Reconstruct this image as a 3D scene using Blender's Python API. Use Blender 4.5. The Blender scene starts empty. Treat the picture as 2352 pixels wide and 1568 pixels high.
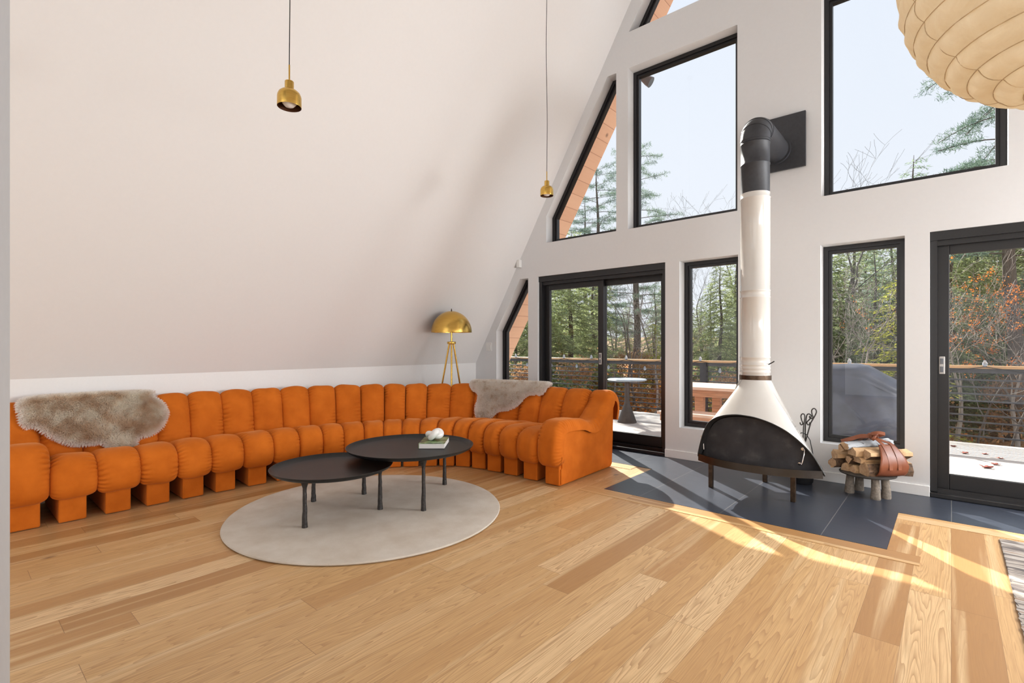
import bpy, bmesh, math, random
import numpy as np
from mathutils import Vector, Matrix, noise

C = bpy.context.scene.collection
SC = bpy.context.scene
PI = math.pi
V = Vector

# ------------------------------------------------------------------ camera, sky, sun, lights, exposure
cam_d = bpy.data.cameras.new('camera')
cam = bpy.data.objects.new('camera', cam_d); C.objects.link(cam)
cam.location = (0, 0, 1.2)
cam.rotation_euler = (math.radians(90), 0, math.radians(41.1))
cam_d.sensor_width = 36.0
cam_d.lens = 1156.0 / 2352 * 36
cam_d.shift_y = 10.0 / 2352
cam_d.clip_start = 0.02; cam_d.clip_end = 400
SC.camera = cam

world = bpy.data.worlds.new('sky'); SC.world = world; world.use_nodes = True
wn = world.node_tree; wn.nodes.clear()
wo = wn.nodes.new('ShaderNodeOutputWorld'); wb = wn.nodes.new('ShaderNodeBackground')
wtc = wn.nodes.new('ShaderNodeTexCoord'); wsep = wn.nodes.new('ShaderNodeSeparateXYZ'); wr = wn.nodes.new('ShaderNodeValToRGB')
wr.color_ramp.elements[0].position = 0.0; wr.color_ramp.elements[0].color = (0.90, 0.935, 1.0, 1)
wr.color_ramp.elements[1].position = 0.75; wr.color_ramp.elements[1].color = (0.80, 0.875, 1.0, 1)
wn.links.new(wtc.outputs['Generated'], wsep.inputs[0]); wn.links.new(wsep.outputs['Z'], wr.inputs[0])
wn.links.new(wr.outputs[0], wb.inputs['Color']); wb.inputs['Strength'].default_value = 1.06
wn.links.new(wb.outputs[0], wo.inputs[0])

sun_d = bpy.data.lights.new('sun', 'SUN'); sun_d.energy = 14.0; sun_d.angle = math.radians(0.6); sun_d.color = (1.0, 0.955, 0.88)
sun = bpy.data.objects.new('sun', sun_d); C.objects.link(sun)
sun.rotation_euler = V((0.766 * math.cos(math.radians(30)), -0.643 * math.cos(math.radians(30)), -0.5)).to_track_quat('-Z', 'Y').to_euler()

def area(name, loc, aim, sx, sy, power, col):
    d = bpy.data.lights.new(name, 'AREA'); d.shape = 'RECTANGLE'; d.size = sx; d.size_y = sy; d.energy = power; d.color = col
    o = bpy.data.objects.new(name, d); C.objects.link(o); o.location = loc
    o.rotation_euler = (V(aim) - V(loc)).to_track_quat('-Z', 'Y').to_euler()
    return o
area('rear_fill_light', (-1.2, -3.45, 2.2), (-1.2, 4.0, 2.1), 7.8, 4.3, 135, (0.94, 0.97, 1.0))  # added fill panel in front of the solid rear wall, no window there
area('right_fill_light', (1.80, 5.0, 2.85), (-4.2, 0.8, 1.9), 1.8, 3.4, 740, (0.94, 0.97, 1.0))  # unseen fill panel added beside the right windows to brighten the room
area('side_fill_light', (2.42, 1.7, 1.9), (-3.6, 1.2, 2.3), 3.2, 2.2, 190, (0.94, 0.97, 1.0))  # fill panel added along the right knee wall, which has no opening

vs = SC.view_settings
vs.view_transform = 'Standard'; vs.look = 'None'; vs.exposure = 0.0; vs.gamma = 1.0
try: vs.use_curve_mapping = False
except Exception: pass
try:
    SC.cycles.use_denoising = True
    SC.cycles.max_bounces = 8; SC.cycles.diffuse_bounces = 4; SC.cycles.glossy_bounces = 3
    SC.cycles.transmission_bounces = 4; SC.cycles.transparent_max_bounces = 12
    SC.cycles.caustics_reflective = False; SC.cycles.caustics_refractive = False
    SC.cycles.sample_clamp_indirect = 6.0
except Exception: pass

# ------------------------------------------------------------------ materials
class NT:
    def __init__(s, name):
        s.m = bpy.data.materials.new(name); s.m.use_nodes = True; s.t = s.m.node_tree; s.t.nodes.clear()
        s.out = s.n('ShaderNodeOutputMaterial')
    def n(s, typ, **kw):
        nd = s.t.nodes.new(typ)
        for k, v in kw.items(): setattr(nd, k, v)
        return nd
    def l(s, a, b): s.t.links.new(a, b)
    def val(s, sock, v):
        if isinstance(v, (int, float)): sock.default_value = v
        elif isinstance(v, (tuple, list)): sock.default_value = tuple(v) + ((1,) if len(v) == 3 and len(sock.default_value) == 4 else ())
        else: s.l(v, sock)
    def math(s, op, a, b=0.0, c=None):
        nd = s.n('ShaderNodeMath', operation=op); s.val(nd.inputs[0], a); s.val(nd.inputs[1], b)
        if c is not None: s.val(nd.inputs[2], c)
        return nd.outputs[0]
    def mix(s, f, a, b, mode='MIX'):
        nd = s.n('ShaderNodeMix', data_type='RGBA', blend_type=mode)
        s.val(nd.inputs[0], f); s.val(nd.inputs[6], a); s.val(nd.inputs[7], b); return nd.outputs[2]
    def ramp(s, f, stops):
        nd = s.n('ShaderNodeValToRGB'); cr = nd.color_ramp
        while len(cr.elements) < len(stops): cr.elements.new(0.5)
        for e, (p, c) in zip(cr.elements, stops):
            e.position = p; e.color = tuple(c) + (1,) if len(c) == 3 else c
        s.l(f, nd.inputs[0]); return nd.outputs[0]
    def coord(s, kind='Object', scale=(1, 1, 1), rot=(0, 0, 0)):
        tc = s.n('ShaderNodeTexCoord'); mp = s.n('ShaderNodeMapping')
        mp.inputs['Scale'].default_value = scale; mp.inputs['Rotation'].default_value = rot
        s.l(tc.outputs[kind], mp.inputs[0]); return mp.outputs[0]
    def noise(s, vec, scale, detail=3, rough=0.5, dist=0.0):
        nd = s.n('ShaderNodeTexNoise'); s.l(vec, nd.inputs['Vector']); nd.inputs['Scale'].default_value = scale
        nd.inputs['Detail'].default_value = detail; nd.inputs['Roughness'].default_value = rough; nd.inputs['Distortion'].default_value = dist
        return nd.outputs['Fac']
    def bump(s, h, strength=0.2, dist=0.01):
        nd = s.n('ShaderNodeBump'); s.l(h, nd.inputs['Height']); nd.inputs['Strength'].default_value = strength; nd.inputs['Distance'].default_value = dist
        return nd.outputs[0]
    def principled(s, col, rough=0.5, metal=0.0, normal=None, **kw):
        p = s.n('ShaderNodeBsdfPrincipled'); s.val(p.inputs['Base Color'], col); s.val(p.inputs['Roughness'], rough); s.val(p.inputs['Metallic'], metal)
        if normal is not None: s.l(normal, p.inputs['Normal'])
        for k, v in kw.items(): s.val(p.inputs[k], v)
        s.l(p.outputs[0], s.out.inputs[0]); return p

def simple(name, col, rough=0.5, metal=0.0, nscale=None, namp=0.1, bump=0.0, coord='Object', stretch=(1, 1, 1), **kw):
    t = NT(name); c = col; nrm = None
    if nscale:
        v = t.coord(coord, stretch); f = t.noise(v, nscale, 4)
        lo = tuple(x * (1 - namp) for x in col); hi = tuple(min(1, x * (1 + namp)) for x in col)
        c = t.ramp(f, [(0.3, lo), (0.7, hi)])
        if bump: nrm = t.bump(f, bump, 0.01)
    t.principled(c, rough, metal, nrm, **kw)
    return t.m

M = {}
M['paint'] = simple('white_wall_paint', (0.715, 0.715, 0.718), 0.75, nscale=35, namp=0.008)
M['slope_paint'] = simple('warm_white_ceiling_paint', (0.805, 0.785, 0.77), 0.75, nscale=35, namp=0.006)
M['jamb'] = simple('shade_greyed_jamb', (0.46, 0.46, 0.47), 0.6, nscale=40, namp=0.02)  # white wall end, greyed in the colour to stand for its shade
M['trim'] = simple('white_trim_paint', (0.82, 0.81, 0.80), 0.5, nscale=60, namp=0.01)
M['black_frame'] = simple('black_window_metal', (0.011, 0.0105, 0.0115), 0.36, nscale=90, namp=0.15, bump=0.02)
M['black_satin'] = simple('black_satin_metal', (0.011, 0.0105, 0.0105), 0.45, nscale=60, namp=0.2, bump=0.03, **{'Specular IOR Level': 0.35})
M['iron'] = simple('rough_blackened_iron', (0.022, 0.018, 0.016), 0.45, nscale=70, namp=0.5, bump=0.5)
M['flue_black'] = simple('matte_black_stove_paint', (0.030, 0.031, 0.036), 0.5, nscale=40, namp=0.15, bump=0.03)
M['enamel'] = simple('glossy_off_white_enamel', (0.63, 0.605, 0.565), 0.16, nscale=8, namp=0.02, **{'Coat Weight': 0.6, 'Coat Roughness': 0.06})
M['dark_steel'] = simple('dark_brushed_steel', (0.065, 0.063, 0.063), 0.27, 0.9, nscale=5, namp=0.18)
M['bronze'] = simple('dark_bronze_collar', (0.085, 0.055, 0.035), 0.35, 0.8, nscale=30, namp=0.3)
M['soot'] = simple('sooty_black_firebox', (0.010, 0.009, 0.009), 0.85, nscale=20, namp=0.4, bump=0.1)
t = NT('black_mesh_fire_screen'); v = t.coord('Object')
w = t.n('ShaderNodeTexWave'); w.inputs['Scale'].default_value = 90; w.inputs['Distortion'].default_value = 0.4; t.l(v, w.inputs['Vector'])
sm = t.noise(v, 9, 4)
t.principled(t.ramp(sm, [(0.3, (0.018, 0.016, 0.018)), (0.58, (0.034, 0.031, 0.033)), (0.8, (0.08, 0.072, 0.07))]), 0.6, 0.3, t.bump(w.outputs['Fac'], 0.3, 0.002)); M['screen'] = t.m
M['chrome'] = simple('chrome', (0.75, 0.75, 0.76), 0.12, 1.0)
t = NT('brushed_brass'); v = t.coord('Object', (1, 1, 40)); f = t.noise(v, 14, 4)
t.principled(t.ramp(f, [(0.3, (0.60, 0.36, 0.075)), (0.7, (0.74, 0.48, 0.13))]), 0.24, 1.0, t.bump(f, 0.05, 0.004)); M['brass'] = t.m
M['brass_dark'] = simple('brown_inner_shade', (0.10, 0.035, 0.012), 0.5, 0.6, nscale=10, namp=0.2)
M['bulb'] = simple('frosted_bulb_glass', (0.80, 0.76, 0.72), 0.3, nscale=6, namp=0.02)
M['cord'] = simple('black_fabric_cord', (0.015, 0.013, 0.012), 0.8, nscale=200, namp=0.3)
M['ceramic'] = simple('white_glazed_ceramic', (0.84, 0.82, 0.79), 0.22, nscale=6, namp=0.02)
M['page'] = simple('book_page_edges', (0.78, 0.75, 0.71), 0.8, nscale=160, namp=0.08, stretch=(0.05, 0.05, 1))
M['plastic_white'] = simple('white_plastic', (0.80, 0.79, 0.77), 0.4, nscale=20, namp=0.01)
M['plastic_grey'] = simple('light_grey_pull', (0.52, 0.50, 0.48), 0.4, nscale=20, namp=0.02)
M['pot'] = simple('black_iron_pot', (0.012, 0.012, 0.014), 0.5, nscale=40, namp=0.3, bump=0.1)
M['stone_leg'] = simple('grey_brown_bark_leg', (0.22, 0.185, 0.15), 0.85, nscale=60, namp=0.3, bump=0.3)
M['stool_seat'] = simple('dark_stool_seat', (0.05, 0.045, 0.04), 0.5, nscale=30, namp=0.2)
t = NT('tan_leather'); v = t.coord('Object'); f = t.noise(v, 160, 3); g = t.noise(v, 7, 3)
t.principled(t.ramp(g, [(0.3, (0.15, 0.042, 0.016)), (0.7, (0.26, 0.076, 0.030))]), 0.42, 0, t.bump(f, 0.15, 0.003)); M['leather'] = t.m
t = NT('split_firewood'); v = t.coord('Object', (1, 1, 1)); f = t.noise(v, 26, 5, 0.6, 0.6); g = t.noise(v, 5, 3)
t.principled(t.mix(g, t.ramp(f, [(0.25, (0.30, 0.165, 0.08)), (0.55, (0.53, 0.35, 0.19)), (0.8, (0.66, 0.49, 0.31))]), (0.50, 0.31, 0.155)), 0.8, 0, t.bump(f, 0.4, 0.008)); M['firewood'] = t.m
t = NT('firewood_end_grain'); v = t.coord('Object'); f = t.noise(v, 38, 5, 0.7, 0.4)
t.principled(t.ramp(f, [(0.3, (0.36, 0.20, 0.10)), (0.6, (0.56, 0.37, 0.22)), (0.8, (0.64, 0.46, 0.30))]), 0.85, 0, t.bump(f, 0.4, 0.006)); M['endgrain'] = t.m
M['bark'] = simple('brown_firewood_bark', (0.12, 0.07, 0.04), 0.9, nscale=40, namp=0.6, bump=0.6)
t = NT('birch_bark'); v = t.coord('Object'); f = t.noise(v, 14, 4, 0.6, 1.0)
t.principled(t.ramp(f, [(0.34, (0.05, 0.045, 0.045)), (0.42, (0.34, 0.36, 0.38)), (0.7, (0.50, 0.52, 0.55))]), 0.7, 0, t.bump(f, 0.2, 0.004)); M['birch'] = t.m

# oak floor boards running along y
def oak(name, width=0.155, length=1.75, along='y', x0=0.0):
    t = NT(name); tc = t.n('ShaderNodeTexCoord'); sp = t.n('ShaderNodeSeparateXYZ'); t.l(tc.outputs['Object'], sp.inputs[0])
    X, Y = (sp.outputs['X'], sp.outputs['Y']) if along == 'y' else (sp.outputs['Y'], sp.outputs['X'])
    bx = t.math('DIVIDE', t.math('ADD', X, x0), width); ix = t.math('FLOOR', bx); fx = t.math('FRACT', bx)
    wn1 = t.n('ShaderNodeTexWhiteNoise', noise_dimensions='1D'); t.l(ix, wn1.inputs['W'])
    by = t.math('ADD', t.math('DIVIDE', Y, length), t.math('MULTIPLY', wn1.outputs['Value'], 7.3)); iy = t.math('FLOOR', by); fy = t.math('FRACT', by)
    cmb = t.n('ShaderNodeCombineXYZ'); t.l(ix, cmb.inputs[0]); t.l(iy, cmb.inputs[1])
    wn2 = t.n('ShaderNodeTexWhiteNoise', noise_dimensions='2D'); t.l(cmb.outputs[0], wn2.inputs['Vector'])
    rnd = wn2.outputs['Value']
    # grain coordinates: shifted per board
    gc = t.n('ShaderNodeCombineXYZ'); t.l(t.math('ADD', X, t.math('MULTIPLY', rnd, 13.0)), gc.inputs[0]); t.l(t.math('ADD', t.math('MULTIPLY', Y, 0.055), t.math('MULTIPLY', rnd, 31.0)), gc.inputs[1])
    n1 = t.noise(gc.outputs[0], 8.5, 2.5, 0.45, 0.15)                  # broad cathedral field
    rings = t.math('FRACT', t.math('MULTIPLY', n1, 30.0))
    ringc = t.math('POWER', rings, 2.6)
    gc2 = t.n('ShaderNodeCombineXYZ'); t.l(X, gc2.inputs[0]); t.l(t.math('MULTIPLY', Y, 0.03), gc2.inputs[1]); t.l(rnd, gc2.inputs[2])
    n2 = t.noise(gc2.outputs[0], 210, 4, 0.65)
    n3 = t.noise(gc2.outputs[0], 14, 2, 0.5)                            # sapwood streaks along the board
    base = t.ramp(rnd, [(0.0, (0.39, 0.20, 0.07)), (0.22, (0.52, 0.29, 0.115)), (0.5, (0.62, 0.38, 0.165)), (0.8, (0.69, 0.445, 0.21)), (1.0, (0.80, 0.57, 0.32))])
    c = t.mix(t.ramp(n3, [(0.55, (0, 0, 0)), (0.75, (1, 1, 1))]), base, (0.78, 0.57, 0.32))
    c = t.mix(t.math('MULTIPLY', ringc, t.math('ADD', 0.28, t.math('MULTIPLY', wn2.outputs['Value'], 0.42))), c, (0.31, 0.15, 0.055))
    c = t.mix(t.math('MULTIPLY', t.math('SUBTRACT', n2, 0.33), 1.15), c, (0.36, 0.185, 0.075))
    # knots
    kc = t.n('ShaderNodeCombineXYZ'); t.l(t.math('ADD', X, t.math('MULTIPLY', rnd, 3.0)), kc.inputs[0]); t.l(t.math('MULTIPLY', Y, 0.6), kc.inputs[1])
    vor = t.n('ShaderNodeTexVoronoi'); vor.inputs['Scale'].default_value = 3.0; t.l(kc.outputs[0], vor.inputs['Vector'])
    kd = t.math('LESS_THAN', rnd, 0.45)
    kf = t.math('MULTIPLY', t.ramp(vor.outputs['Distance'], [(0.02, (1, 1, 1)), (0.085, (0, 0, 0))]), kd)
    c = t.mix(t.math('MULTIPLY', kf, 0.85), c, (0.13, 0.06, 0.03))
    gap = t.math('MAXIMUM', t.math('LESS_THAN', fx, 0.009), t.math('LESS_THAN', fy, 0.0012))
    c = t.mix(t.math('MULTIPLY', gap, 0.65), c, (0.14, 0.065, 0.025))
    rough = t.math('ADD', 0.34, t.math('MULTIPLY', n2, 0.12))
    t.principled(c, rough, 0, t.bump(t.math('SUBTRACT', t.math('MULTIPLY', n2, 0.15), gap), 0.12, 0.002), **{'Specular IOR Level': 0.4})
    return t.m
M['oak'] = oak('oak_floor_boards')
M['oak_x'] = oak('oak_border_boards', along='x', length=2.4)

# slate look hearth tile
t = NT('dark_slate_tile'); tc = t.n('ShaderNodeTexCoord'); sp = t.n('ShaderNodeSeparateXYZ'); t.l(tc.outputs['Object'], sp.inputs[0])
fx = t.math('FRACT', t.math('DIVIDE', sp.outputs['X'], 0.6235)); fy = t.math('FRACT', t.math('DIVIDE', t.math('SUBTRACT', sp.outputs['Y'], 3.68), 0.3045))
v = t.coord('Object', (0.35, 3.2, 1)); f = t.noise(v, 22, 5, 0.6); g = t.noise(t.coord('Object'), 2.2, 2)
gx = t.math('LESS_THAN', fx, 0.0075); gy = t.math('LESS_THAN', fy, 0.011)
base = t.ramp(f, [(0.3, (0.026, 0.031, 0.044)), (0.7, (0.042, 0.049, 0.067))])
c = t.mix(t.math('MULTIPLY', gx, 0.8), t.mix(t.math('MULTIPLY', gy, 0.6), base, (0.012, 0.012, 0.014)), (0.16, 0.155, 0.15))
t.principled(c, t.math('ADD', 0.27, t.math('MULTIPLY', f, 0.15)), 0, t.bump(f, 0.06, 0.003)); M['slate'] = t.m

# velvet
t = NT('burnt_orange_velvet'); v = t.coord('Object'); f = t.noise(v, 6.5, 4, 0.55); g = t.noise(v, 260, 2)
c = t.ramp(f, [(0.25, (0.47, 0.105, 0.006)), (0.75, (0.62, 0.155, 0.013))])
t.principled(c, 0.82, 0, t.bump(t.math('ADD', t.math('MULTIPLY', f, 0.5), t.math('MULTIPLY', g, 0.08)), 0.35, 0.012), **{'Sheen Weight': 0.28, 'Sheen Roughness': 0.4, 'Sheen Tint': (1.0, 0.55, 0.25), 'Specular IOR Level': 0.15}); M['velvet'] = t.m
# wool rug, round
t = NT('cream_wool_rug'); v = t.coord('Object'); f = t.noise(v, 260, 3, 0.7); g = t.noise(v, 5, 4, 0.6)
t.principled(t.mix(t.math('MULTIPLY', f, 0.4), t.ramp(g, [(0.3, (0.60, 0.52, 0.43)), (0.7, (0.74, 0.68, 0.60))]), (0.50, 0.42, 0.33)), 0.95, 0, t.bump(f, 0.7, 0.006), **{'Specular IOR Level': 0.1}); M['wool'] = t.m
# flatweave rug
t = NT('grey_brown_flatweave'); v = t.coord('Object', (0.9, 5.5, 1)); f = t.noise(v, 2.6, 3, 0.6, 0.8); v2 = t.coord('Object', (60, 240, 1)); g = t.noise(v2, 1.0, 2, 0.6)
c = t.ramp(f, [(0.36, (0.075, 0.065, 0.065)), (0.45, (0.17, 0.145, 0.135)), (0.50, (0.44, 0.38, 0.32)), (0.58, (0.50, 0.46, 0.42)), (0.66, (0.30, 0.19, 0.115)), (0.80, (0.42, 0.38, 0.35))])
t.principled(t.mix(t.math('MULTIPLY', g, 0.5), c, (0.12, 0.09, 0.07)), 0.95, 0, t.bump(g, 0.8, 0.006)); M['flatweave'] = t.m
# sheepskin
t = NT('sheepskin_fleece'); v = t.coord('Object'); f = t.noise(v, 7.5, 4, 0.6); at = t.n('ShaderNodeAttribute', attribute_name='rim')
inner = t.ramp(f, [(0.36, (0.80, 0.64, 0.48)), (0.60, (1.0, 0.95, 0.86))])
def fleece(t, c):
    d = t.n('ShaderNodeBsdfDiffuse'); tr = t.n('ShaderNodeBsdfTranslucent'); mx = t.n('ShaderNodeMixShader'); mx.inputs[0].default_value = 0.65
    t.l(c, d.inputs[0]); t.l(c, tr.inputs[0]); t.l(d.outputs[0], mx.inputs[1]); t.l(tr.outputs[0], mx.inputs[2]); t.l(mx.outputs[0], t.out.inputs[0]); return t.m
M['fleece'] = fleece(t, t.mix(at.outputs['Fac'], inner, (1.0, 0.98, 0.95)))
t = NT('pale_sheepskin_fleece'); v = t.coord('Object'); f = t.noise(v, 14, 5, 0.7); at = t.n('ShaderNodeAttribute', attribute_name='rim')
inner = t.ramp(f, [(0.32, (0.76, 0.64, 0.52)), (0.48, (0.97, 0.92, 0.86))])
M['fleece_pale'] = fleece(t, t.mix(at.outputs['Fac'], inner, (1.0, 0.98, 0.95)))
# paper lantern: diffuse and translucent
t = NT('washi_paper'); v = t.coord('Object'); f = t.noise(v, 14, 5, 0.65, 0.8); col = t.ramp(f, [(0.3, (0.86, 0.75, 0.57)), (0.7, (0.94, 0.86, 0.70))])
d = t.n('ShaderNodeBsdfDiffuse'); tr = t.n('ShaderNodeBsdfTranslucent'); mx = t.n('ShaderNodeMixShader'); mx.inputs[0].default_value = 0.5
t.l(col, d.inputs[0]); t.l(col, tr.inputs[0]); t.l(d.outputs[0], mx.inputs[1]); t.l(tr.outputs[0], mx.inputs[2]); t.l(mx.outputs[0], t.out.inputs[0])
t.l(t.bump(f, 0.35, 0.012), d.inputs['Normal']); M['paper'] = t.m
M['bamboo'] = simple('bamboo_rib', (0.60, 0.45, 0.27), 0.6, nscale=30, namp=0.2)
# window glass: clear with a facing dependent mirror
t = NT('clear_window_glass'); tr = t.n('ShaderNodeBsdfTransparent'); gl = t.n('ShaderNodeBsdfGlossy'); gl.inputs['Roughness'].default_value = 0.0
tr.inputs[0].default_value = (0.975, 0.98, 0.98, 1)
lw = t.n('ShaderNodeLayerWeight'); lw.inputs['Blend'].default_value = 0.5
fac = t.math('ADD', 0.02, t.math('MULTIPLY', t.math('POWER', lw.outputs['Facing'], 5.0), 0.9))
mx = t.n('ShaderNodeMixShader'); t.l(fac, mx.inputs[0]); t.l(tr.outputs[0], mx.inputs[1]); t.l(gl.outputs[0], mx.inputs[2]); t.l(mx.outputs[0], t.out.inputs[0]); M['glass'] = t.m
# outdoor woods
def planks(name, axis, width, lo, hi, rough=0.7, gapcol=(0.05, 0.04, 0.03), gapw=0.03, knots=False):
    t = NT(name); tc = t.n('ShaderNodeTexCoord'); sp = t.n('ShaderNodeSeparateXYZ'); t.l(tc.outputs['Object'], sp.inputs[0])
    b = t.math('DIVIDE', sp.outputs[axis], width); ib = t.math('FLOOR', b); fb = t.math('FRACT', b)
    wnz = t.n('ShaderNodeTexWhiteNoise', noise_dimensions='1D'); t.l(ib, wnz.inputs['W'])
    st = {'X': (14, 1, 1), 'Y': (1, 14, 1), 'Z': (1, 1, 14)}[axis]
    f = t.noise(t.coord('Object', st), 3.5, 4, 0.6)
    c = t.mix(t.math('ADD', t.math('MULTIPLY', f, 0.6), t.math('MULTIPLY', wnz.outputs['Value'], 0.4)), lo, hi)
    if knots:
        vor = t.n('ShaderNodeTexVoronoi'); vor.inputs['Scale'].default_value = 3.2; t.l(t.coord('Object'), vor.inputs['Vector'])
        c = t.mix(t.ramp(vor.outputs['Distance'], [(0.05, (1, 1, 1)), (0.12, (0, 0, 0))]), c, tuple(x * 0.45 for x in lo))
    g = t.math('LESS_THAN', fb, gapw)
    c = t.mix(t.math('MULTIPLY', g, 0.8), c, gapcol)
    t.principled(c, rough, 0, t.bump(t.math('SUBTRACT', t.math('MULTIPLY', f, 0.2), g), 0.3, 0.006)); return t.m
M['deck'] = planks('weathered_grey_deck', 'Y', 0.142, (0.44, 0.40, 0.37), (0.60, 0.56, 0.52), 0.75, (0.04, 0.035, 0.03), 0.05)
M['soffit'] = planks('pine_soffit_boards', 'Z', 0.165, (0.60, 0.33, 0.20), (0.74, 0.46, 0.30), 0.6, (0.28, 0.12, 0.06), 0.035, True)
M['rail_cap'] = simple('honey_cedar_rail_cap', (0.50, 0.30, 0.14), 0.5, nscale=12, namp=0.2, stretch=(0.2, 4, 4))
M['rail_dark'] = simple('dark_rail_metal', (0.030, 0.033, 0.042), 0.45, nscale=30, namp=0.2)
M['cedar'] = simple('pink_cedar_table', (0.46, 0.235, 0.14), 0.65, nscale=14, namp=0.25, stretch=(0.4, 5, 5))
M['cedar_top'] = simple('sun bleached cedar boards'.replace(' ', '_'), (0.62, 0.42, 0.32), 0.5, nscale=14, namp=0.2, stretch=(0.4, 5, 5))  # cedar lightened in the colour for sun glare on table and bench tops
M['zinc'] = simple('blue_grey_metal_table', (0.34, 0.40, 0.45), 0.35, 0.3, nscale=20, namp=0.15)
M['bistro_base'] = simple('dark_bronze_table_base', (0.07, 0.06, 0.055), 0.5, 0.3, nscale=20, namp=0.15)
M['grill_cover'] = simple('navy_grey_grill_cover', (0.030, 0.034, 0.050), 0.5, nscale=9, namp=0.3, bump=0.2)
M['clear_bulb'] = simple('clear_string_bulb', (0.55, 0.62, 0.72), 0.08, 0.0, **{'Transmission Weight': 0.6})
M['spot'] = simple('grey_spotlight_metal', (0.16, 0.17, 0.19), 0.4, 0.6)
M['maple_leaf'] = simple('red_brown_leaf', (0.20, 0.035, 0.02), 0.7, nscale=60, namp=0.4)
M['shingle'] = simple('dark_roof', (0.06, 0.055, 0.05), 0.9, nscale=30, namp=0.3)
t = NT('leaf_litter'); v = t.coord('Object'); vor = t.n('ShaderNodeTexVoronoi'); vor.inputs['Scale'].default_value = 9; t.l(v, vor.inputs['Vector'])
f = t.noise(v, 0.7, 3)
c = t.mix(f, t.ramp(vor.outputs['Color'], [(0.2, (0.20, 0.09, 0.03)), (0.5, (0.42, 0.20, 0.06)), (0.8, (0.55, 0.28, 0.11))]), (0.24, 0.15, 0.08))
t.principled(c, 0.95, 0, t.bump(vor.outputs['Distance'], 0.6, 0.05)); M['litter'] = t.m
def leafmat(name, lo, hi, trans=0.4, scale=1.6):
    t = NT(name); v = t.coord('Object'); f = t.noise(v, scale, 4, 0.7); oi = t.n('ShaderNodeObjectInfo')
    col = t.ramp(t.math('ADD', t.math('MULTIPLY', f, 0.85), t.math('MULTIPLY', oi.outputs['Random'], 0.15)), [(0.3, lo), (0.7, hi)])
    d = t.n('ShaderNodeBsdfDiffuse'); tr = t.n('ShaderNodeBsdfTranslucent'); mx = t.n('ShaderNodeMixShader'); mx.inputs[0].default_value = trans
    t.l(col, d.inputs[0]); t.l(col, tr.inputs[0]); t.l(d.outputs[0], mx.inputs[1]); t.l(tr.outputs[0], mx.inputs[2]); t.l(mx.outputs[0], t.out.inputs[0]); return t.m
M['needle'] = leafmat('hemlock_needles', (0.19, 0.25, 0.115), (0.50, 0.55, 0.28), 0.5)
M['needle_blue'] = leafmat('pine_needles', (0.17, 0.26, 0.20), (0.40, 0.50, 0.31), 0.45)
M['needle_pine'] = leafmat('white_pine_needles', (0.085, 0.145, 0.13), (0.24, 0.33, 0.22), 0.4)
M['needle_yellow'] = leafmat('yellow_green_needles', (0.26, 0.30, 0.05), (0.45, 0.45, 0.08), 0.5)
M['leaf_orange'] = leafmat('orange_autumn_leaves', (0.55, 0.14, 0.03), (0.75, 0.30, 0.07), 0.5)
M['leaf_brown'] = leafmat('dry_brown_leaves', (0.30, 0.15, 0.07), (0.46, 0.28, 0.14), 0.4)
M['trunk_bark'] = simple('grey_brown_trunk_bark', (0.115, 0.092, 0.075), 0.95, nscale=14, namp=0.5, bump=0.6, stretch=(3, 3, 0.6))
M['twig'] = simple('pale_grey_twigs', (0.30, 0.265, 0.23), 0.9, nscale=10, namp=0.3)
M['twig_dark'] = simple('grey_brown_twigs', (0.13, 0.11, 0.095), 0.9, nscale=10, namp=0.3)
t = NT('green_book_cover'); v = t.coord('Object'); f = t.noise(v, 16, 3, 0.6, 0.6)
t.principled(t.ramp(f, [(0.38, (0.015, 0.02, 0.018)), (0.48, (0.06, 0.11, 0.03)), (0.6, (0.20, 0.32, 0.10)), (0.72, (0.45, 0.48, 0.42))]), 0.3); M['cover'] = t.m

# ------------------------------------------------------------------ builders
def wloc(o):
    p = V((0, 0, 0))
    while o is not None:
        p = p + o.location; o = o.parent
    return p

def link(name, me, parent=None):
    o = bpy.data.objects.new(name, me); C.objects.link(o)
    if parent is not None: o.parent = parent
    return o

def npmesh(name, verts, faces, mats, parent=None, smooth=True, midx=None, world=True, attr=None):
    """one mesh object from arrays; faces is an array (n,3)/(n,4) or a list of index lists"""
    verts = np.asarray(verts, dtype=np.float64).reshape(-1, 3)
    if parent is not None and world:
        verts = verts - np.array(wloc(parent))
    me = bpy.data.meshes.new(name)
    if isinstance(faces, np.ndarray) and faces.ndim == 2:
        nf, k = faces.shape
        me.vertices.add(len(verts)); me.vertices.foreach_set('co', verts.astype(np.float32).ravel())
        me.loops.add(nf * k); me.loops.foreach_set('vertex_index', faces.astype(np.int32).ravel())
        me.polygons.add(nf); me.polygons.foreach_set('loop_start', np.arange(0, nf * k, k, dtype=np.int32))
        try: me.polygons.foreach_set('loop_total', np.full(nf, k, dtype=np.int32))
        except Exception: pass
        me.update(calc_edges=True)
    else:
        me.from_pydata([tuple(x) for x in verts], [], [list(f) for f in faces])
    if not isinstance(mats, (list, tuple)): mats = [mats]
    for m in mats: me.materials.append(m)
    if smooth: me.polygons.foreach_set('use_smooth', np.ones(len(me.polygons), dtype=bool))
    if midx is not None: me.polygons.foreach_set('material_index', np.asarray(midx, dtype=np.int32))
    if attr is not None:
        a = me.attributes.new(attr[0], 'FLOAT', 'POINT'); a.data.foreach_set('value', np.asarray(attr[1], dtype=np.float32))
    me.validate(); me.update()
    return link(name, me, parent)

def sharpen(o, deg=35):
    me = o.data
    bm = bmesh.new(); bm.from_mesh(me)
    for e in bm.edges:
        if len(e.link_faces) == 2 and e.calc_face_angle(0) > math.radians(deg): e.smooth = False
    bm.to_mesh(me); bm.free(); return o

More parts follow.
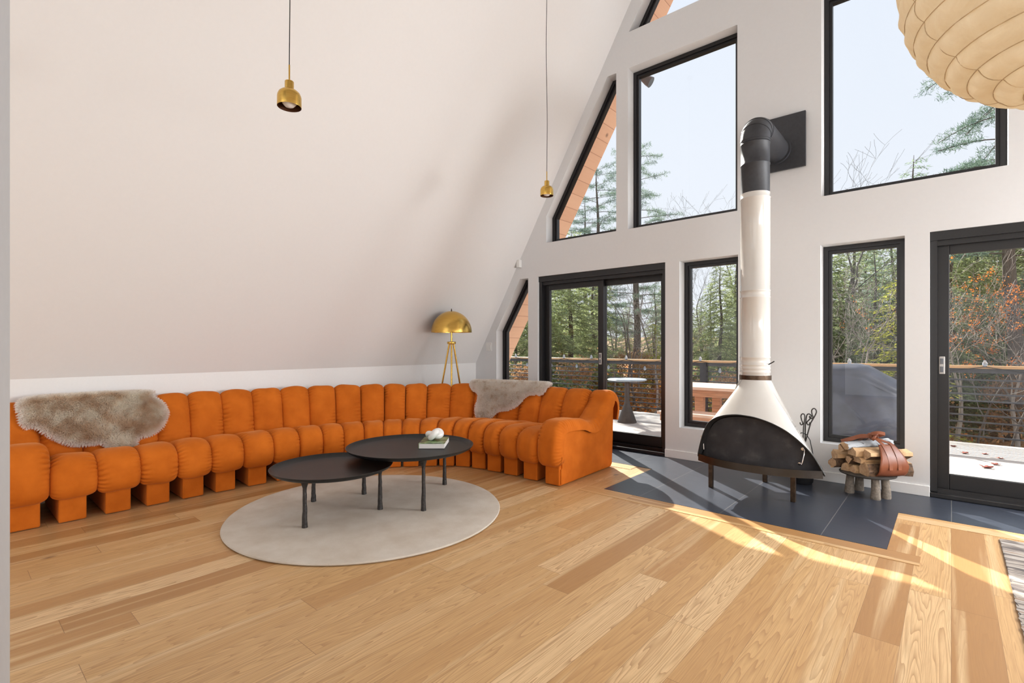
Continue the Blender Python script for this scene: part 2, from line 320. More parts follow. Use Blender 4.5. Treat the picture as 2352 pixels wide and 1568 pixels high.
class B:
    """collects shapes in world coordinates, links them as ONE mesh object"""
    def __init__(s): s.v = []; s.f = []; s.mi = []; s.cur = 0
    def add(s, vs, fs):
        n = len(s.v); s.v += [tuple(p) for p in vs]; s.f += [[i + n for i in f] for f in fs]; s.mi += [s.cur] * len(fs); return s
    def box(s, lo, hi, rot=None, bev=0.0):
        bm = bmesh.new(); bmesh.ops.create_cube(bm, size=1.0)
        c = [(a + b) / 2 for a, b in zip(lo, hi)]; d = [b - a for a, b in zip(lo, hi)]
        for v in bm.verts: v.co = V((v.co.x * d[0], v.co.y * d[1], v.co.z * d[2]))
        if bev > 0: bmesh.ops.bevel(bm, geom=bm.edges[:], offset=min(bev, min(d) * 0.45), segments=2, affect='EDGES', profile=0.5)
        R = rot if rot is not None else Matrix.Identity(3)
        bm.verts.index_update()
        s.add([R @ v.co + V(c) for v in bm.verts], [[v.index for v in f.verts] for f in bm.faces]); bm.free(); return s
    def obox(s, c, size, ax, bev=0.0):
        """box centred on c with local axes ax = (x,y,z) vectors"""
        R = Matrix((V(ax[0]), V(ax[1]), V(ax[2]))).transposed()
        h = [x / 2 for x in size]
        n0 = len(s.v); s.box([-x for x in h], h, None, bev)
        for i in range(n0, len(s.v)): s.v[i] = tuple(R @ V(s.v[i]) + V(c))
        return s
    def tube(s, path, r, n=10, caps=True, closed=False):
        path = [V(p) for p in path]; m = len(path)
        rs = r if isinstance(r, (list, tuple)) else [r] * m
        vs, fs = [], []; up = None
        for i, p in enumerate(path):
            a = path[i - 1] if (i > 0 or closed) else path[i]; b = path[(i + 1) % m] if (i < m - 1 or closed) else path[i]
            d = (b - a).normalized() if (b - a).length > 1e-9 else V((0, 0, 1))
            if up is None: up = V((0, 0, 1)) if abs(d.z) < 0.9 else V((1, 0, 0))
            x = up.cross(d)
            if x.length < 1e-6: x = V((1, 0, 0)).cross(d)
            x.normalize(); y = d.cross(x).normalized(); up = y
            for k in range(n):
                q = 2 * PI * k / n; vs.append(p + (x * math.cos(q) + y * math.sin(q)) * rs[i])
        for i in range(m if closed else m - 1):
            j = (i + 1) % m
            for k in range(n):
                k2 = (k + 1) % n; fs.append([i * n + k, i * n + k2, j * n + k2, j * n + k])
        if caps and not closed:
            fs.append(list(range(n))[::-1]); fs.append([(m - 1) * n + k for k in range(n)])
        return s.add(vs, fs)
    def cyl(s, p0, p1, r0, r1=None, n=24, caps=True):
        return s.tube([p0, p1], [r0, r0 if r1 is None else r1], n, caps)
    def lathe(s, prof, c=(0, 0, 0), n=48, closed=False):
        vs, fs = [], []; m = len(prof)
        for (r, z) in prof:
            for k in range(n):
                q = 2 * PI * k / n; vs.append((c[0] + r * math.cos(q), c[1] + r * math.sin(q), c[2] + z))
        for i in range(m - 1 if not closed else m):
            j = (i + 1) % m
            for k in range(n):
                k2 = (k + 1) % n; fs.append([i * n + k, i * n + k2, j * n + k2, j * n + k])
        return s.add(vs, fs)
    def prism(s, poly, y0, y1, plane='xz'):
        n = len(poly)
        def P(a, b, c):
            return (a, c, b) if plane == 'xz' else ((a, b, c) if plane == 'xy' else (c, a, b))
        vs = [P(a, b, y0) for a, b in poly] + [P(a, b, y1) for a, b in poly]
        fs = [list(range(n)), list(range(n, 2 * n))[::-1]] + [[i, (i + 1) % n, n + (i + 1) % n, n + i][::-1] for i in range(n)]
        return s.add(vs, fs)
    def ring(s, outer, inner, y0, y1, plane='xz'):
        n = len(outer)
        def P(a, b, c): return (a, c, b) if plane == 'xz' else (a, b, c)
        vs = [P(a, b, y0) for a, b in outer] + [P(a, b, y0) for a, b in inner] + [P(a, b, y1) for a, b in outer] + [P(a, b, y1) for a, b in inner]
        fs = []
        for i in range(n):
            j = (i + 1) % n
            fs += [[i, j, n + j, n + i], [2 * n + i, 3 * n + i, 3 * n + j, 2 * n + j], [i, 2 * n + i, 2 * n + j, j], [n + i, n + j, 3 * n + j, 3 * n + i]]
        return s.add(vs, fs)
    def build(s, name, mats, parent=None, smooth=False, sharp=None, recalc=True):
        o = npmesh(name, s.v, s.f, mats, parent, smooth, s.mi)
        if recalc:
            bm = bmesh.new(); bm.from_mesh(o.data); bmesh.ops.recalc_face_normals(bm, faces=bm.faces[:]); bm.to_mesh(o.data); bm.free()
        if sharp: sharpen(o, sharp)
        return o

def tag(o, label=None, cat=None, group=None, kind=None):
    if label: o['label'] = label
    if cat: o['category'] = cat
    if group: o['group'] = group
    if kind: o['kind'] = kind
    return o
def thing(name, label, cat, loc=(0, 0, 0), group=None, kind=None):
    o = bpy.data.objects.new(name, None); C.objects.link(o); o.location = loc; o.empty_display_size = 0.1
    return tag(o, label, cat, group, kind)
def struct(o): o['kind'] = 'structure'; return o
def copy_tree(o, parent=None):
    c = o.copy(); C.objects.link(c); c.parent = parent
    for ch in list(o.children): copy_tree(ch, c)
    return c
def inset(poly, d):
    """inward offset of a convex counter-clockwise polygon"""
    n = len(poly); out = []
    area2 = sum(poly[i][0] * poly[(i + 1) % n][1] - poly[(i + 1) % n][0] * poly[i][1] for i in range(n))
    sg = 1 if area2 > 0 else -1
    L = []
    for i in range(n):
        (x0, y0), (x1, y1) = poly[i], poly[(i + 1) % n]; l = math.hypot(x1 - x0, y1 - y0)
        nx, ny = -(y1 - y0) / l * sg, (x1 - x0) / l * sg
        L.append((x0 + nx * d, y0 + ny * d, x1 + nx * d, y1 + ny * d))
    for i in range(n):
        x1, y1, x2, y2 = L[i - 1]; x3, y3, x4, y4 = L[i]
        den = (x1 - x2) * (y3 - y4) - (y1 - y2) * (x3 - x4)
        a = x1 * y2 - y1 * x2; b = x3 * y4 - y3 * x4
        out.append(((a * (x3 - x4) - (x1 - x2) * b) / den, (a * (y3 - y4) - (y1 - y2) * b) / den))
    return out
# ------------------------------------------------------------------ the setting
XC, XL, XR, KZ, TN, GY, GY2 = -1.228, -5.228, 2.772, 0.952, 1.67, 5.19, 5.42
YR = -3.6
APEX = KZ + (XR - XC) * TN
NX, NZ = TN / math.hypot(TN, 1), -1 / math.hypot(TN, 1)        # inward normal of the left slope

def mirror(poly): return [(2 * XC - x, z) for x, z in poly][::-1]
W_LOW = [(-4.82, 0.33), (-4.243, 0.33), (-4.243, 2.10), (-4.385, 2.10), (-4.82, 1.408)]
W_MID = [(-3.94, 2.53), (-2.925, 2.53), (-2.925, 4.36), (-3.042, 4.36), (-3.94, 2.87)]
W_BIG = [(-2.775, 2.53), (-1.585, 2.53), (-1.585, 4.36), (-2.775, 4.36)]
W_TOP = [(-2.765, 4.77), (-1.585, 4.77), (-1.585, 6.70)]
W_NAR = [(-2.172, 0.335), (-1.578, 0.335), (-1.578, 2.098), (-2.172, 2.098)]
D_L = [(-4.08, 0.0), (-2.329, 0.0), (-2.329, 2.105), (-4.08, 2.105)]
OPEN = [W_LOW, W_MID, W_BIG, W_TOP, W_NAR, D_L]
OPEN = OPEN + [mirror(p) for p in OPEN]

def holed_wall(name, outer, holes, y0, y1, mat):
    cu = bpy.data.curves.new(name, 'CURVE'); cu.dimensions = '2D'; cu.fill_mode = 'BOTH'; cu.extrude = abs(y1 - y0) / 2
    for poly in [outer] + holes:
        sp = cu.splines.new('POLY'); sp.points.add(len(poly) - 1); sp.use_cyclic_u = True
        for p, (x, z) in zip(sp.points, poly): p.co = (x, z, 0, 1)
    tmp = bpy.data.objects.new('tmp', cu); C.objects.link(tmp); bpy.context.view_layer.update()
    me = bpy.data.meshes.new_from_object(tmp.evaluated_get(bpy.context.evaluated_depsgraph_get()))
    vs = [(v.co.x, (y0 + y1) / 2 - v.co.z, v.co.y) for v in me.vertices]; fs = [list(p.vertices) for p in me.polygons]
    bpy.data.objects.remove(tmp); bpy.data.meshes.remove(me)
    o = npmesh(name, vs, fs, mat, smooth=False)
    bm = bmesh.new(); bm.from_mesh(o.data); bmesh.ops.remove_doubles(bm, verts=bm.verts[:], dist=1e-5); bmesh.ops.recalc_face_normals(bm, faces=bm.faces[:]); bm.to_mesh(o.data); bm.free()
    return struct(o)
GABLE = [(XL - 0.09, -0.12), (XR + 0.09, -0.12), (XR + 0.09, KZ), (XC + 0.05, APEX + 0.1), (XC - 0.05, APEX + 0.1), (XL - 0.09, KZ)]
holed_wall('wall_back', GABLE, OPEN, GY, GY2, M['paint'])
holed_wall('wall_front', GABLE, [], YR - 0.2, YR, M['paint'])
struct(B().box((XL - 0.09, YR, -0.1), (XL, GY, KZ)).build('wall_left', M['trim']))
struct(B().box((XR, YR, -0.1), (XR + 0.09, GY, KZ)).build('wall_right', M['trim']))
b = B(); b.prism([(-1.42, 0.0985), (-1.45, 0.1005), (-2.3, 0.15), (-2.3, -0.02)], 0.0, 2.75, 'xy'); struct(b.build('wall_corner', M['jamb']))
# sloped ceiling (inside skin) and the roof with its eave
def slope_slab(b, o0, o1, y0, y1, zb):
    for sg in (-1, 1):
        def P(off, z): return XC + sg * ((XC - XL) + off / NX - (z - KZ) / TN)
        zt0, zt1 = APEX + off_up(o0), APEX + off_up(o1)
        poly = [(P(o0, zb), zb), (P(o1, zb), zb), (XC, zt1), (XC, zt0)]
        b.prism(poly, y0, y1)
def off_up(o): return o / -NZ * 1.0
b = B(); slope_slab(b, 0.0, 0.09, YR, GY, KZ); struct(b.build('ceiling', M['slope_paint']))
b = B(); slope_slab(b, 0.10, 0.32, YR - 0.5, 6.06, -0.3); struct(b.build('roof', [M['soffit']]))
b = B(); slope_slab(b, 0.33, 0.38, YR - 0.6, 6.12, -0.4); struct(b.build('roof_shingles', [M['shingle']]))

struct(B().box((XL - 0.05, YR, -0.1), (XR + 0.05, GY, 0.0)).build('floor', M['oak']))
TY = 4.585
hearth = [(XL, TY), (-2.19, TY), (-2.19, 3.68), (-0.285, 3.68), (-0.285, 4.545), (XR, 4.545), (XR, GY), (XL, GY)]
struct(B().prism(hearth, 0.0, 0.004, 'xy').build('floor_hearth', M['slate']))
b = B()
b.box((-2.34, 3.525, 0), (-0.13, 3.679, 0.003)); b.box((-0.284, 4.39, 0), (XR, 4.544, 0.003)); b.box((XL, 4.43, 0), (-2.345, 4.584, 0.003))
struct(b.build('floor_border', M['oak_x']))
b = B(); b.box((-2.344, 3.68, 0), (-2.191, 4.43, 0.003)); b.box((-0.284, 3.68, 0), (-0.131, 4.389, 0.003)); struct(b.build('floor_edging', M['oak']))
struct(B().box((-2.329, GY - 0.014, 0.004), (-0.127, GY, 0.088), None, 0.003).build('baseboard_back', M['trim']))
struct(B().box((XL, GY - 0.014, 0.004), (-4.085, GY, 0.088), None, 0.003).build('baseboard_corner', M['trim']))
struct(B().box((XL, YR, 0.0), (XL + 0.014, GY - 0.014, 0.088), None, 0.003).build('baseboard_left', M['trim']))

FY0, FY1 = 5.322, 5.40
def window(n, poly):
    o = struct(bpy.data.objects.new('window_%d' % n, None)); C.objects.link(o); o.location = (sum(p[0] for p in poly) / len(poly), FY0, min(p[1] for p in poly))
    p1 = inset(poly, 0.001); p2 = inset(poly, 0.038); p3 = inset(poly, 0.062)
    b = B(); b.ring(p1, p2, FY0, FY1); b.ring(p2, p3, FY0 + 0.018, FY1 - 0.005)
    b.build('window_frame', M['black_frame'], o)
    b = B(); b.prism(inset(poly, 0.055), FY0 + 0.040, FY0 + 0.046); b.build('window_pane', M['glass'], o)
    return o
k = 1
for poly in (W_LOW, W_MID, W_BIG, W_TOP, W_NAR, mirror(W_NAR), mirror(W_BIG), mirror(W_TOP), mirror(W_MID), mirror(W_LOW)):
    window(k, poly); k += 1

def sliding_door(n, x0, x1, sl):
    """x0..x1 opening; sl: panels (xa, xb, y) front one first"""
    o = struct(bpy.data.objects.new('door_%d' % n, None)); C.objects.link(o); o.location = ((x0 + x1) / 2, GY, 0)
    b = B()
    y0, y1 = GY + 0.02, GY2 - 0.01
    b.box((x0, y0, 2.035), (x1, y1, 2.105)); b.box((x0, y0 + 0.03, 1.995), (x1, y1, 2.036))
    for xa, xb in ((x0, x0 + 0.045), (x1 - 0.045, x1)):
        b.box((xa, y0 + 0.01, 0.045), (xb, y1, 2.036))
    b.build('door_frame', M['black_frame'], o)
    b = B(); b.box((x0, GY - 0.012, 0.004), (x1, GY + 0.05, 0.042), None, 0.006); b.box((x0, GY + 0.045, 0.0), (x1, GY2 + 0.03, 0.05)); b.box((x0, GY + 0.07, 0.05), (x1, GY + 0.085, 0.068)); b.box((x0, GY + 0.15, 0.05), (x1, GY + 0.165, 0.068))
    b.build('door_sill', M['dark_steel'], o)
    for i, (xa, xb, yy) in enumerate(sl):
        st = 0.075
        b = B(); zt, zb = 1.998, 0.055
        b.box((xa, yy, zb), (xa + st, yy + 0.045, zt), None, 0.004); b.box((xb - st, yy, zb), (xb, yy + 0.045, zt), None, 0.004)
        b.box((xa + st, yy, zt - 0.07), (xb - st, yy + 0.045, zt), None, 0.004); b.box((xa + st, yy, zb), (xb - st, yy + 0.045, zb + 0.125), None, 0.004)
        p = b.build('door_panel', M['black_frame'], o)
        B().box((xa + st - 0.005, yy + 0.018, zb + 0.12), (xb - st + 0.005, yy + 0.024, zt - 0.065)).build('door_pane', M['glass'], p)
        if i == 0:
            hx = xb - 0.040 if n == 1 else xa + 0.030
            b = B(); b.box((hx - 0.019, yy - 0.010, 0.975), (hx + 0.019, yy + 0.001, 1.115), None, 0.006)
            b.cur = 1; b.box((hx - 0.010, yy - 0.013, 0.990), (hx + 0.010, yy - 0.009, 1.035), None, 0.003); b.box((hx - 0.010, yy - 0.013, 1.055), (hx + 0.010, yy - 0.009, 1.10), None, 0.003)
            h = b.build('door_handle', [M['plastic_grey'], M['spot']], p); h['label'] = 'light grey flush pull'
    return o
sliding_door(1, -4.08, -2.329, [(-4.035, -3.155, GY + 0.10), (-3.235, -2.374, GY + 0.155)])
sliding_door(2, -0.127, 1.624, [(-0.085, 0.79, GY + 0.10), (0.71, 1.578, GY + 0.155)])

# switch plate and the small sensor box high on the gable wall
t = thing('light_switch', 'white double rocker light switch plate beside the sloped ceiling edge', 'light switch', (-4.96, GY, 1.126))
B().box((-5.016, GY - 0.006, 1.126), (-4.904, GY, 1.244), None, 0.003).build('switch_plate', M['plastic_white'], t)
for x in (-4.983, -4.937): B().box((x - 0.016, GY - 0.009, 1.152), (x + 0.016, GY - 0.005, 1.218), None, 0.002).build('rocker', M['plastic_white'], t)
tag(B().box((-4.405, GY - 0.055, 2.251), (-4.352, GY, 2.357), None, 0.006).build('sensor_box', M['plastic_white']), 'small white sensor box high on the gable wall beside the sloped ceiling', 'sensor')

# ------------------------------------------------------------------ deck, railing and what stands on it
DZ = -0.08
struct(B().box((-12, GY2 + 0.0, DZ - 0.12), (4.5, 9.0, DZ)).build('deck', M['deck']))
rail = thing('deck_railing', 'dark horizontal bar deck railing with honey coloured wooden cap', 'railing', (-3.3, 8.95, DZ))
ry = 8.93
B().box((-12, ry - 0.07, 0.905), (4.5, ry + 0.07, 0.943), None, 0.006).build('rail_cap', M['rail_cap'], rail)['label'] = 'honey coloured wooden cap'
B().box((-12, ry - 0.02, 0.845), (4.5, ry + 0.02, 0.904)).build('top_rail', M['rail_dark'], rail)
for i in range(9):
    z = 0.755 - i * 0.092
    B().box((-12, ry - 0.010, z - 0.010), (4.5, ry + 0.010, z + 0.010)).build('rail_bar', M['rail_dark'], rail)
for x in (-10.1, -6.72, -3.29, 1.75):
    B().box((x - 0.055, ry - 0.05, DZ), (x + 0.055, ry + 0.05, 0.905)).build('rail_post', M['rail_dark'], rail)
# string of clear bulbs clipped along the cap
sl = thing('string_lights', 'string of small clear glass bulbs along the deck railing cap', 'string lights', (-3.3, 8.84, 0.9))
random.seed(4); path = []; bulbs = []
x = -7.6
while x < 1.4:
    up = (len(bulbs) % 2 == 0)
    path += [(x, ry - 0.085, 0.93 if up else 0.86)]
    bulbs.append((x, ry - 0.085, 0.975 if up else 0.775)); x += 0.36 + random.uniform(-0.04, 0.05)
B().tube(path, 0.005, 5).build('wire', M['cord'], sl)
for (x, y, z) in bulbs:
    b = B(); b.lathe([(0.0, -0.042), (0.018, -0.036), (0.027, -0.015), (0.026, 0.005), (0.014, 0.028), (0.012, 0.04), (0.0, 0.042)], (x, y, z), 10); b.build('bulb', M['clear_bulb'], sl, smooth=True)

t = thing('bistro_table', 'round metal bistro table on a conical pedestal on the deck behind the glass door', 'table', (-4.09, 7.62, DZ))
B().lathe([(0, 0.70), (0.31, 0.70), (0.325, 0.715), (0.31, 0.728), (0, 0.728)], (-4.09, 7.62, DZ), 48).build('table_top', M['zinc'], t, True, 40)
B().lathe([(0, 0), (0.158, 0.0), (0.158, 0.012), (0.052, 0.30), (0.042, 0.36), (0.040, 0.70), (0, 0.70)], (-4.09, 7.62, DZ), 36).build('pedestal', M['bistro_base'], t, True, 40)

t = thing('picnic_table', 'reddish cedar picnic table on the deck seen through the narrow window', 'table', (-2.15, 6.95, DZ))
b = B()
for i in range(6): b.box((-2.92, 6.52 + i * 0.146, 0.625), (-1.30, 6.52 + i * 0.146 + 0.140, 0.662), None, 0.004)
b.build('table_top', M['cedar_top'], t)
b = B(); b.box((-2.88, 6.56, 0.535), (-1.34, 6.60, 0.626)); b.box((-2.88, 7.32, 0.535), (-1.34, 7.36, 0.626)); b.build('apron', M['cedar'], t)
for x in (-2.50, -1.62):
    for y in (6.60, 7.24): B().box((x - 0.055, y, DZ), (x + 0.055, y + 0.09, 0.60), None, 0.004).build('leg', M['cedar'], t)
for nm, lab, y0, loc in (('bench', 'low reddish cedar bench in front of the picnic table on the deck', 6.12, 1), ('bench', 'cedar bench on the far side of the picnic table by the railing', 7.60, 2)):
    t = thing(nm, lab, 'bench', (-2.15, y0 + 0.18, DZ))
    b = B()
    for i in range(3): b.box((-2.86 if loc == 1 else -2.22, y0 + i * 0.122, 0.325), (-1.34, y0 + i * 0.122 + 0.112, 0.36), None, 0.004)
    b.build('seat', M['cedar_top'], t)
    B().box((-2.82 if loc == 1 else -2.18, y0 + 0.01, 0.245), (-1.38, y0 + 0.045, 0.325)).build('apron', M['cedar'], t)
    for x in (-2.25, -1.60): B().box((x - 0.045, y0 + 0.03, DZ), (x + 0.045, y0 + 0.31, 0.325), None, 0.004).build('leg', M['cedar'], t)

# covered grill
def cover_mesh():
    bm = bmesh.new()
    prof = [(-1.32, 0.80), (-1.16, 0.985), (-0.78, 1.005), (-0.66, 0.985), (-0.36, 0.80), (-0.32, 0.70), (-0.335, 0.15), (-0.36, DZ + 0.004), (-1.26, DZ + 0.004), (-1.31, 0.25)]
    N = 12; rings = []
    for j in range(N + 1):
        q = j / N; y = 6.20 + 0.56 * q; e = (1 - abs(2 * q - 1) ** 4)
        rings.append([bm.verts.new((x + 0.01 * math.sin(7 * q + z * 5), y + 0.014 * math.sin(6 * x + 9 * z), DZ + 0.004 + (z - DZ - 0.004) * (0.90 + 0.10 * e) + 0.004 * math.sin(31 * q + 9 * x))) for x, z in prof])
    m = len(prof)
    for j in range(N):
        for i in range(m): bm.faces.new([rings[j][i], rings[j][(i + 1) % m], rings[j + 1][(i + 1) % m], rings[j + 1][i]])
    bm.faces.new(rings[0][::-1]); bm.faces.new(rings[-1])
    bmesh.ops.recalc_face_normals(bm, faces=bm.faces[:])
    bmesh.ops.bevel(bm, geom=[e for e in bm.edges if len(e.link_faces) == 2 and e.calc_face_angle(0) > 0.6], offset=0.03, segments=3, affect='EDGES')
    bmesh.ops.subdivide_edges(bm, edges=[e for e in bm.edges if e.calc_length() > 0.12], cuts=3, use_grid_fill=True)
    for v in bm.verts:
        n = noise.noise(v.co * 4.0) * 0.012 + abs(math.sin(v.co.x * 22 + v.co.z * 6 + 3 * noise.noise(v.co * 2))) * 0.008
        v.co += v.normal * n
    me = bpy.data.meshes.new('grill_cover'); bm.to_mesh(me); bm.free(); me.materials.append(M['grill_cover'])
    me.polygons.foreach_set('use_smooth', np.ones(len(me.polygons), dtype=bool)); return me
t = thing('covered_grill', 'barbecue grill under a dark navy weather cover on the deck', 'grill', (-0.82, 6.48, DZ))
o = link('grill_cover', cover_mesh(), t); o.location = -t.location
# fallen leaves on the deck boards
def leaf_shape(s):
    pts = []
    for i in range(20):
        q = 2 * PI * i / 20; r = s * (0.45 + 0.55 * abs(math.cos(2.5 * q)) ** 1.5)
        pts.append((r * math.cos(q), r * math.sin(q), 0.006 + 0.35 * s * math.sin(3 * q) * 0.25 + (r / s) * 0.012))
    vs = [(0, 0, 0.004)] + pts; fs = [[0, 1 + i, 1 + (i + 1) % 20] for i in range(20)]
    vs += [(x, y, z - 0.003) for x, y, z in vs]; n = 21
    fs += [[n + a for a in f[::-1]] for f in fs] + [[1 + i, n + 1 + i, n + 1 + (i + 1) % 20, 1 + (i + 1) % 20] for i in range(20)]
    return vs, fs
random.seed(8)
lf = None
for (x, y, s, r) in [(0.28, 7.25, 0.06, 0.3), (0.36, 7.5, 0.045, 1.1), (0.63, 7.05, 0.05, 2.0), (0.12, 8.05, 0.045, 0.7), (0.30, 8.15, 0.035, 2.4), (0.42, 7.95, 0.035, 1.9), (0.85, 7.9, 0.05, 0.2), (0.02, 8.5, 0.04, 0.9), (-2.62, 5.68, 0.075, 0.5), (-2.9, 6.05, 0.04, 1.4)]:
    if lf is None:
        vs, fs = leaf_shape(0.05); lf = npmesh('fallen_leaf', vs, fs, M['maple_leaf']); o = lf
        tag(lf, 'curled red brown maple leaf lying on the grey deck boards', 'leaf', 'fallen leaves on the deck')
    else: o = lf.copy(); C.objects.link(o)
    o.location = (x, y, DZ); o.rotation_euler = (0, 0, r); o.scale = (s / 0.05,) * 3
# floodlight under the eave
t = thing('floodlight', 'small grey floodlight fixed under the left roof eave outside', 'floodlight', (-2.98, 5.9, 4.64))
B().cyl((-3.06, 5.9, 4.62), (-2.95, 5.9, 4.60), 0.02, n=10).build('mount', M['spot'], t)
b = B(); b.tube([(-2.99, 5.9, 4.625), (-2.955, 5.91, 4.60), (-2.90, 5.93, 4.56), (-2.855, 5.945, 4.525)], [0.025, 0.035, 0.058, 0.066], 16); b.build('lamp_head', M['spot'], t, True, 40)
# ------------------------------------------------------------------ sofa shape: 22 upholstered elements along a bent line
UN = [(-4.528, .383, 90), (-4.522, .619, 90), (-4.518, .868, 90), (-4.516, 1.110, 90), (-4.515, 1.343, 90), (-4.510, 1.577, 88), (-4.497, 1.825, 86), (-4.480, 2.060, 83), (-4.445, 2.275, 78), (-4.395, 2.465, 72), (-4.320, 2.645, 65),
      (-4.235, 2.810, 58), (-4.135, 2.962, 53), (-4.029, 3.095, 49), (-3.910, 3.228, 43), (-3.785, 3.345, 36), (-3.645, 3.434, 27), (-3.470, 3.480, 19), (-3.280, 3.496, 13), (-3.075, 3.502, 9), (-2.835, 3.495, 5), (-2.600, 3.490, 2)]
NU = len(UN)
def _bounds():
    bl = []
    for i in range(NU + 1):
        if i == 0: x, y, a = UN[0]; x -= .123 * math.cos(math.radians(a)); y -= .123 * math.sin(math.radians(a))
        elif i == NU: x, y, a = UN[-1]; x += .123 * math.cos(math.radians(a)); y += .123 * math.sin(math.radians(a))
        else:
            x = (UN[i - 1][0] + UN[i][0]) / 2; y = (UN[i - 1][1] + UN[i][1]) / 2; a = (UN[i - 1][2] + UN[i][2]) / 2
        a = math.radians(a); bl.append((x, y, -math.sin(a), math.cos(a)))
    return np.array(bl)
BND = _bounds()
SEAT_L = np.array([(.06, .185), (.0, .165), (-.045, .172), (-.082, .235), (-.084, .32), (-.058, .395), (.01, .442), (.10, .455), (.24, .435), (.38, .40), (.48, .375)])
SEAT_R = np.array([(.06, .185), (.0, .165), (-.045, .172), (-.082, .235), (-.084, .32), (-.058, .395), (.02, .445), (.14, .458), (.36, .442), (.58, .41), (.75, .385)])
BACK_L = np.array([(.435, .33), (.452, .42), (.472, .54), (.498, .655), (.535, .745), (.585, .788), (.64, .77), (.678, .70), (.685, .60), (.672, .46)])
BACK_R = np.array([(.69, .34), (.715, .43), (.745, .53), (.795, .635), (.855, .715), (.925, .757), (1.00, .738), (1.06, .675), (1.085, .575), (1.06, .45)])
def wgt(u):
    x = min(1, max(0, (u - 8.0) / 8.0)); return x * x * (3 - 2 * x)
def crom(P, n):
    P = np.asarray(P, float); P = np.vstack([2 * P[0] - P[1], P, 2 * P[-1] - P[-2]]); out = []
    m = len(P) - 3
    for s in np.linspace(0, m, n):
        i = min(int(s), m - 1); t = s - i; a, b, c, d = P[i:i + 4]
        out.append(.5 * ((2 * b) + (c - a) * t + (2 * a - 5 * b + 4 * c - d) * t * t + (3 * b - a - 3 * c + d) * t ** 3))
    out = np.array(out)
    L = np.concatenate([[0], np.cumsum(np.linalg.norm(np.diff(out, axis=0), axis=1))])
    s = np.linspace(0, L[-1], n); return np.stack([np.interp(s, L, out[:, k]) for k in range(out.shape[1])], 1), s
def pth(kind, u, n):
    w = wgt(u); A, Bq = (SEAT_L, SEAT_R) if kind == 'seat' else (BACK_L, BACK_R)
    P = A * (1 - w) + Bq * w
    ends = (u < 0.5 or u > NU - 1.5)
    if kind == 'seat' and ends:
        P = P.copy(); P[:, 1] += .10 * np.clip((P[:, 1] - .24) / .2, 0, 1)
        P = np.vstack([P[:-1], (BACK_L * (1 - w) + BACK_R * w)[3:]])
    return crom(P, n)
def at_u(u, d):
    """plan position at element coordinate u (0 .. NU) and depth d behind the front line"""
    i = int(min(max(math.floor(u), 0), NU - 1)); t = u - i
    a, b = BND[i], BND[i + 1]
    p = (a[:2] + d * a[2:]) * (1 - t) + (b[:2] + d * b[2:]) * t
    n = a[2:] * (1 - t) + b[2:] * t; return p, n / np.linalg.norm(n)
_bc = {}
def back_pt(u, q, off):
    """point on the back cushions' crown line surface, q metres up from the seat seam, off metres proud of it"""
    key = round(u - .5, 2)
    if key not in _bc: _bc[key] = pth('back', max(0.6, min(NU - 1.6, key)), 160)
    P, s = _bc[key]
    q = min(max(q, 0), s[-1] - 1e-4)
    d = np.interp(q, s, P[:, 0]); z = np.interp(q, s, P[:, 1])
    d2 = np.interp(q + .01, s, P[:, 0]); z2 = np.interp(q + .01, s, P[:, 1]); d1 = np.interp(q - .01, s, P[:, 0]); z1 = np.interp(q - .01, s, P[:, 1])
    tx, tz = d2 - d1, z2 - z1; l = math.hypot(tx, tz) + 1e-9
    nd, nz = -tz / l, tx / l
    p, n = at_u(u, d + off * nd)
    return np.array([p[0], p[1], z + off * nz]), np.array([n[0] * nd, n[1] * nd, nz])
NT_ = 19
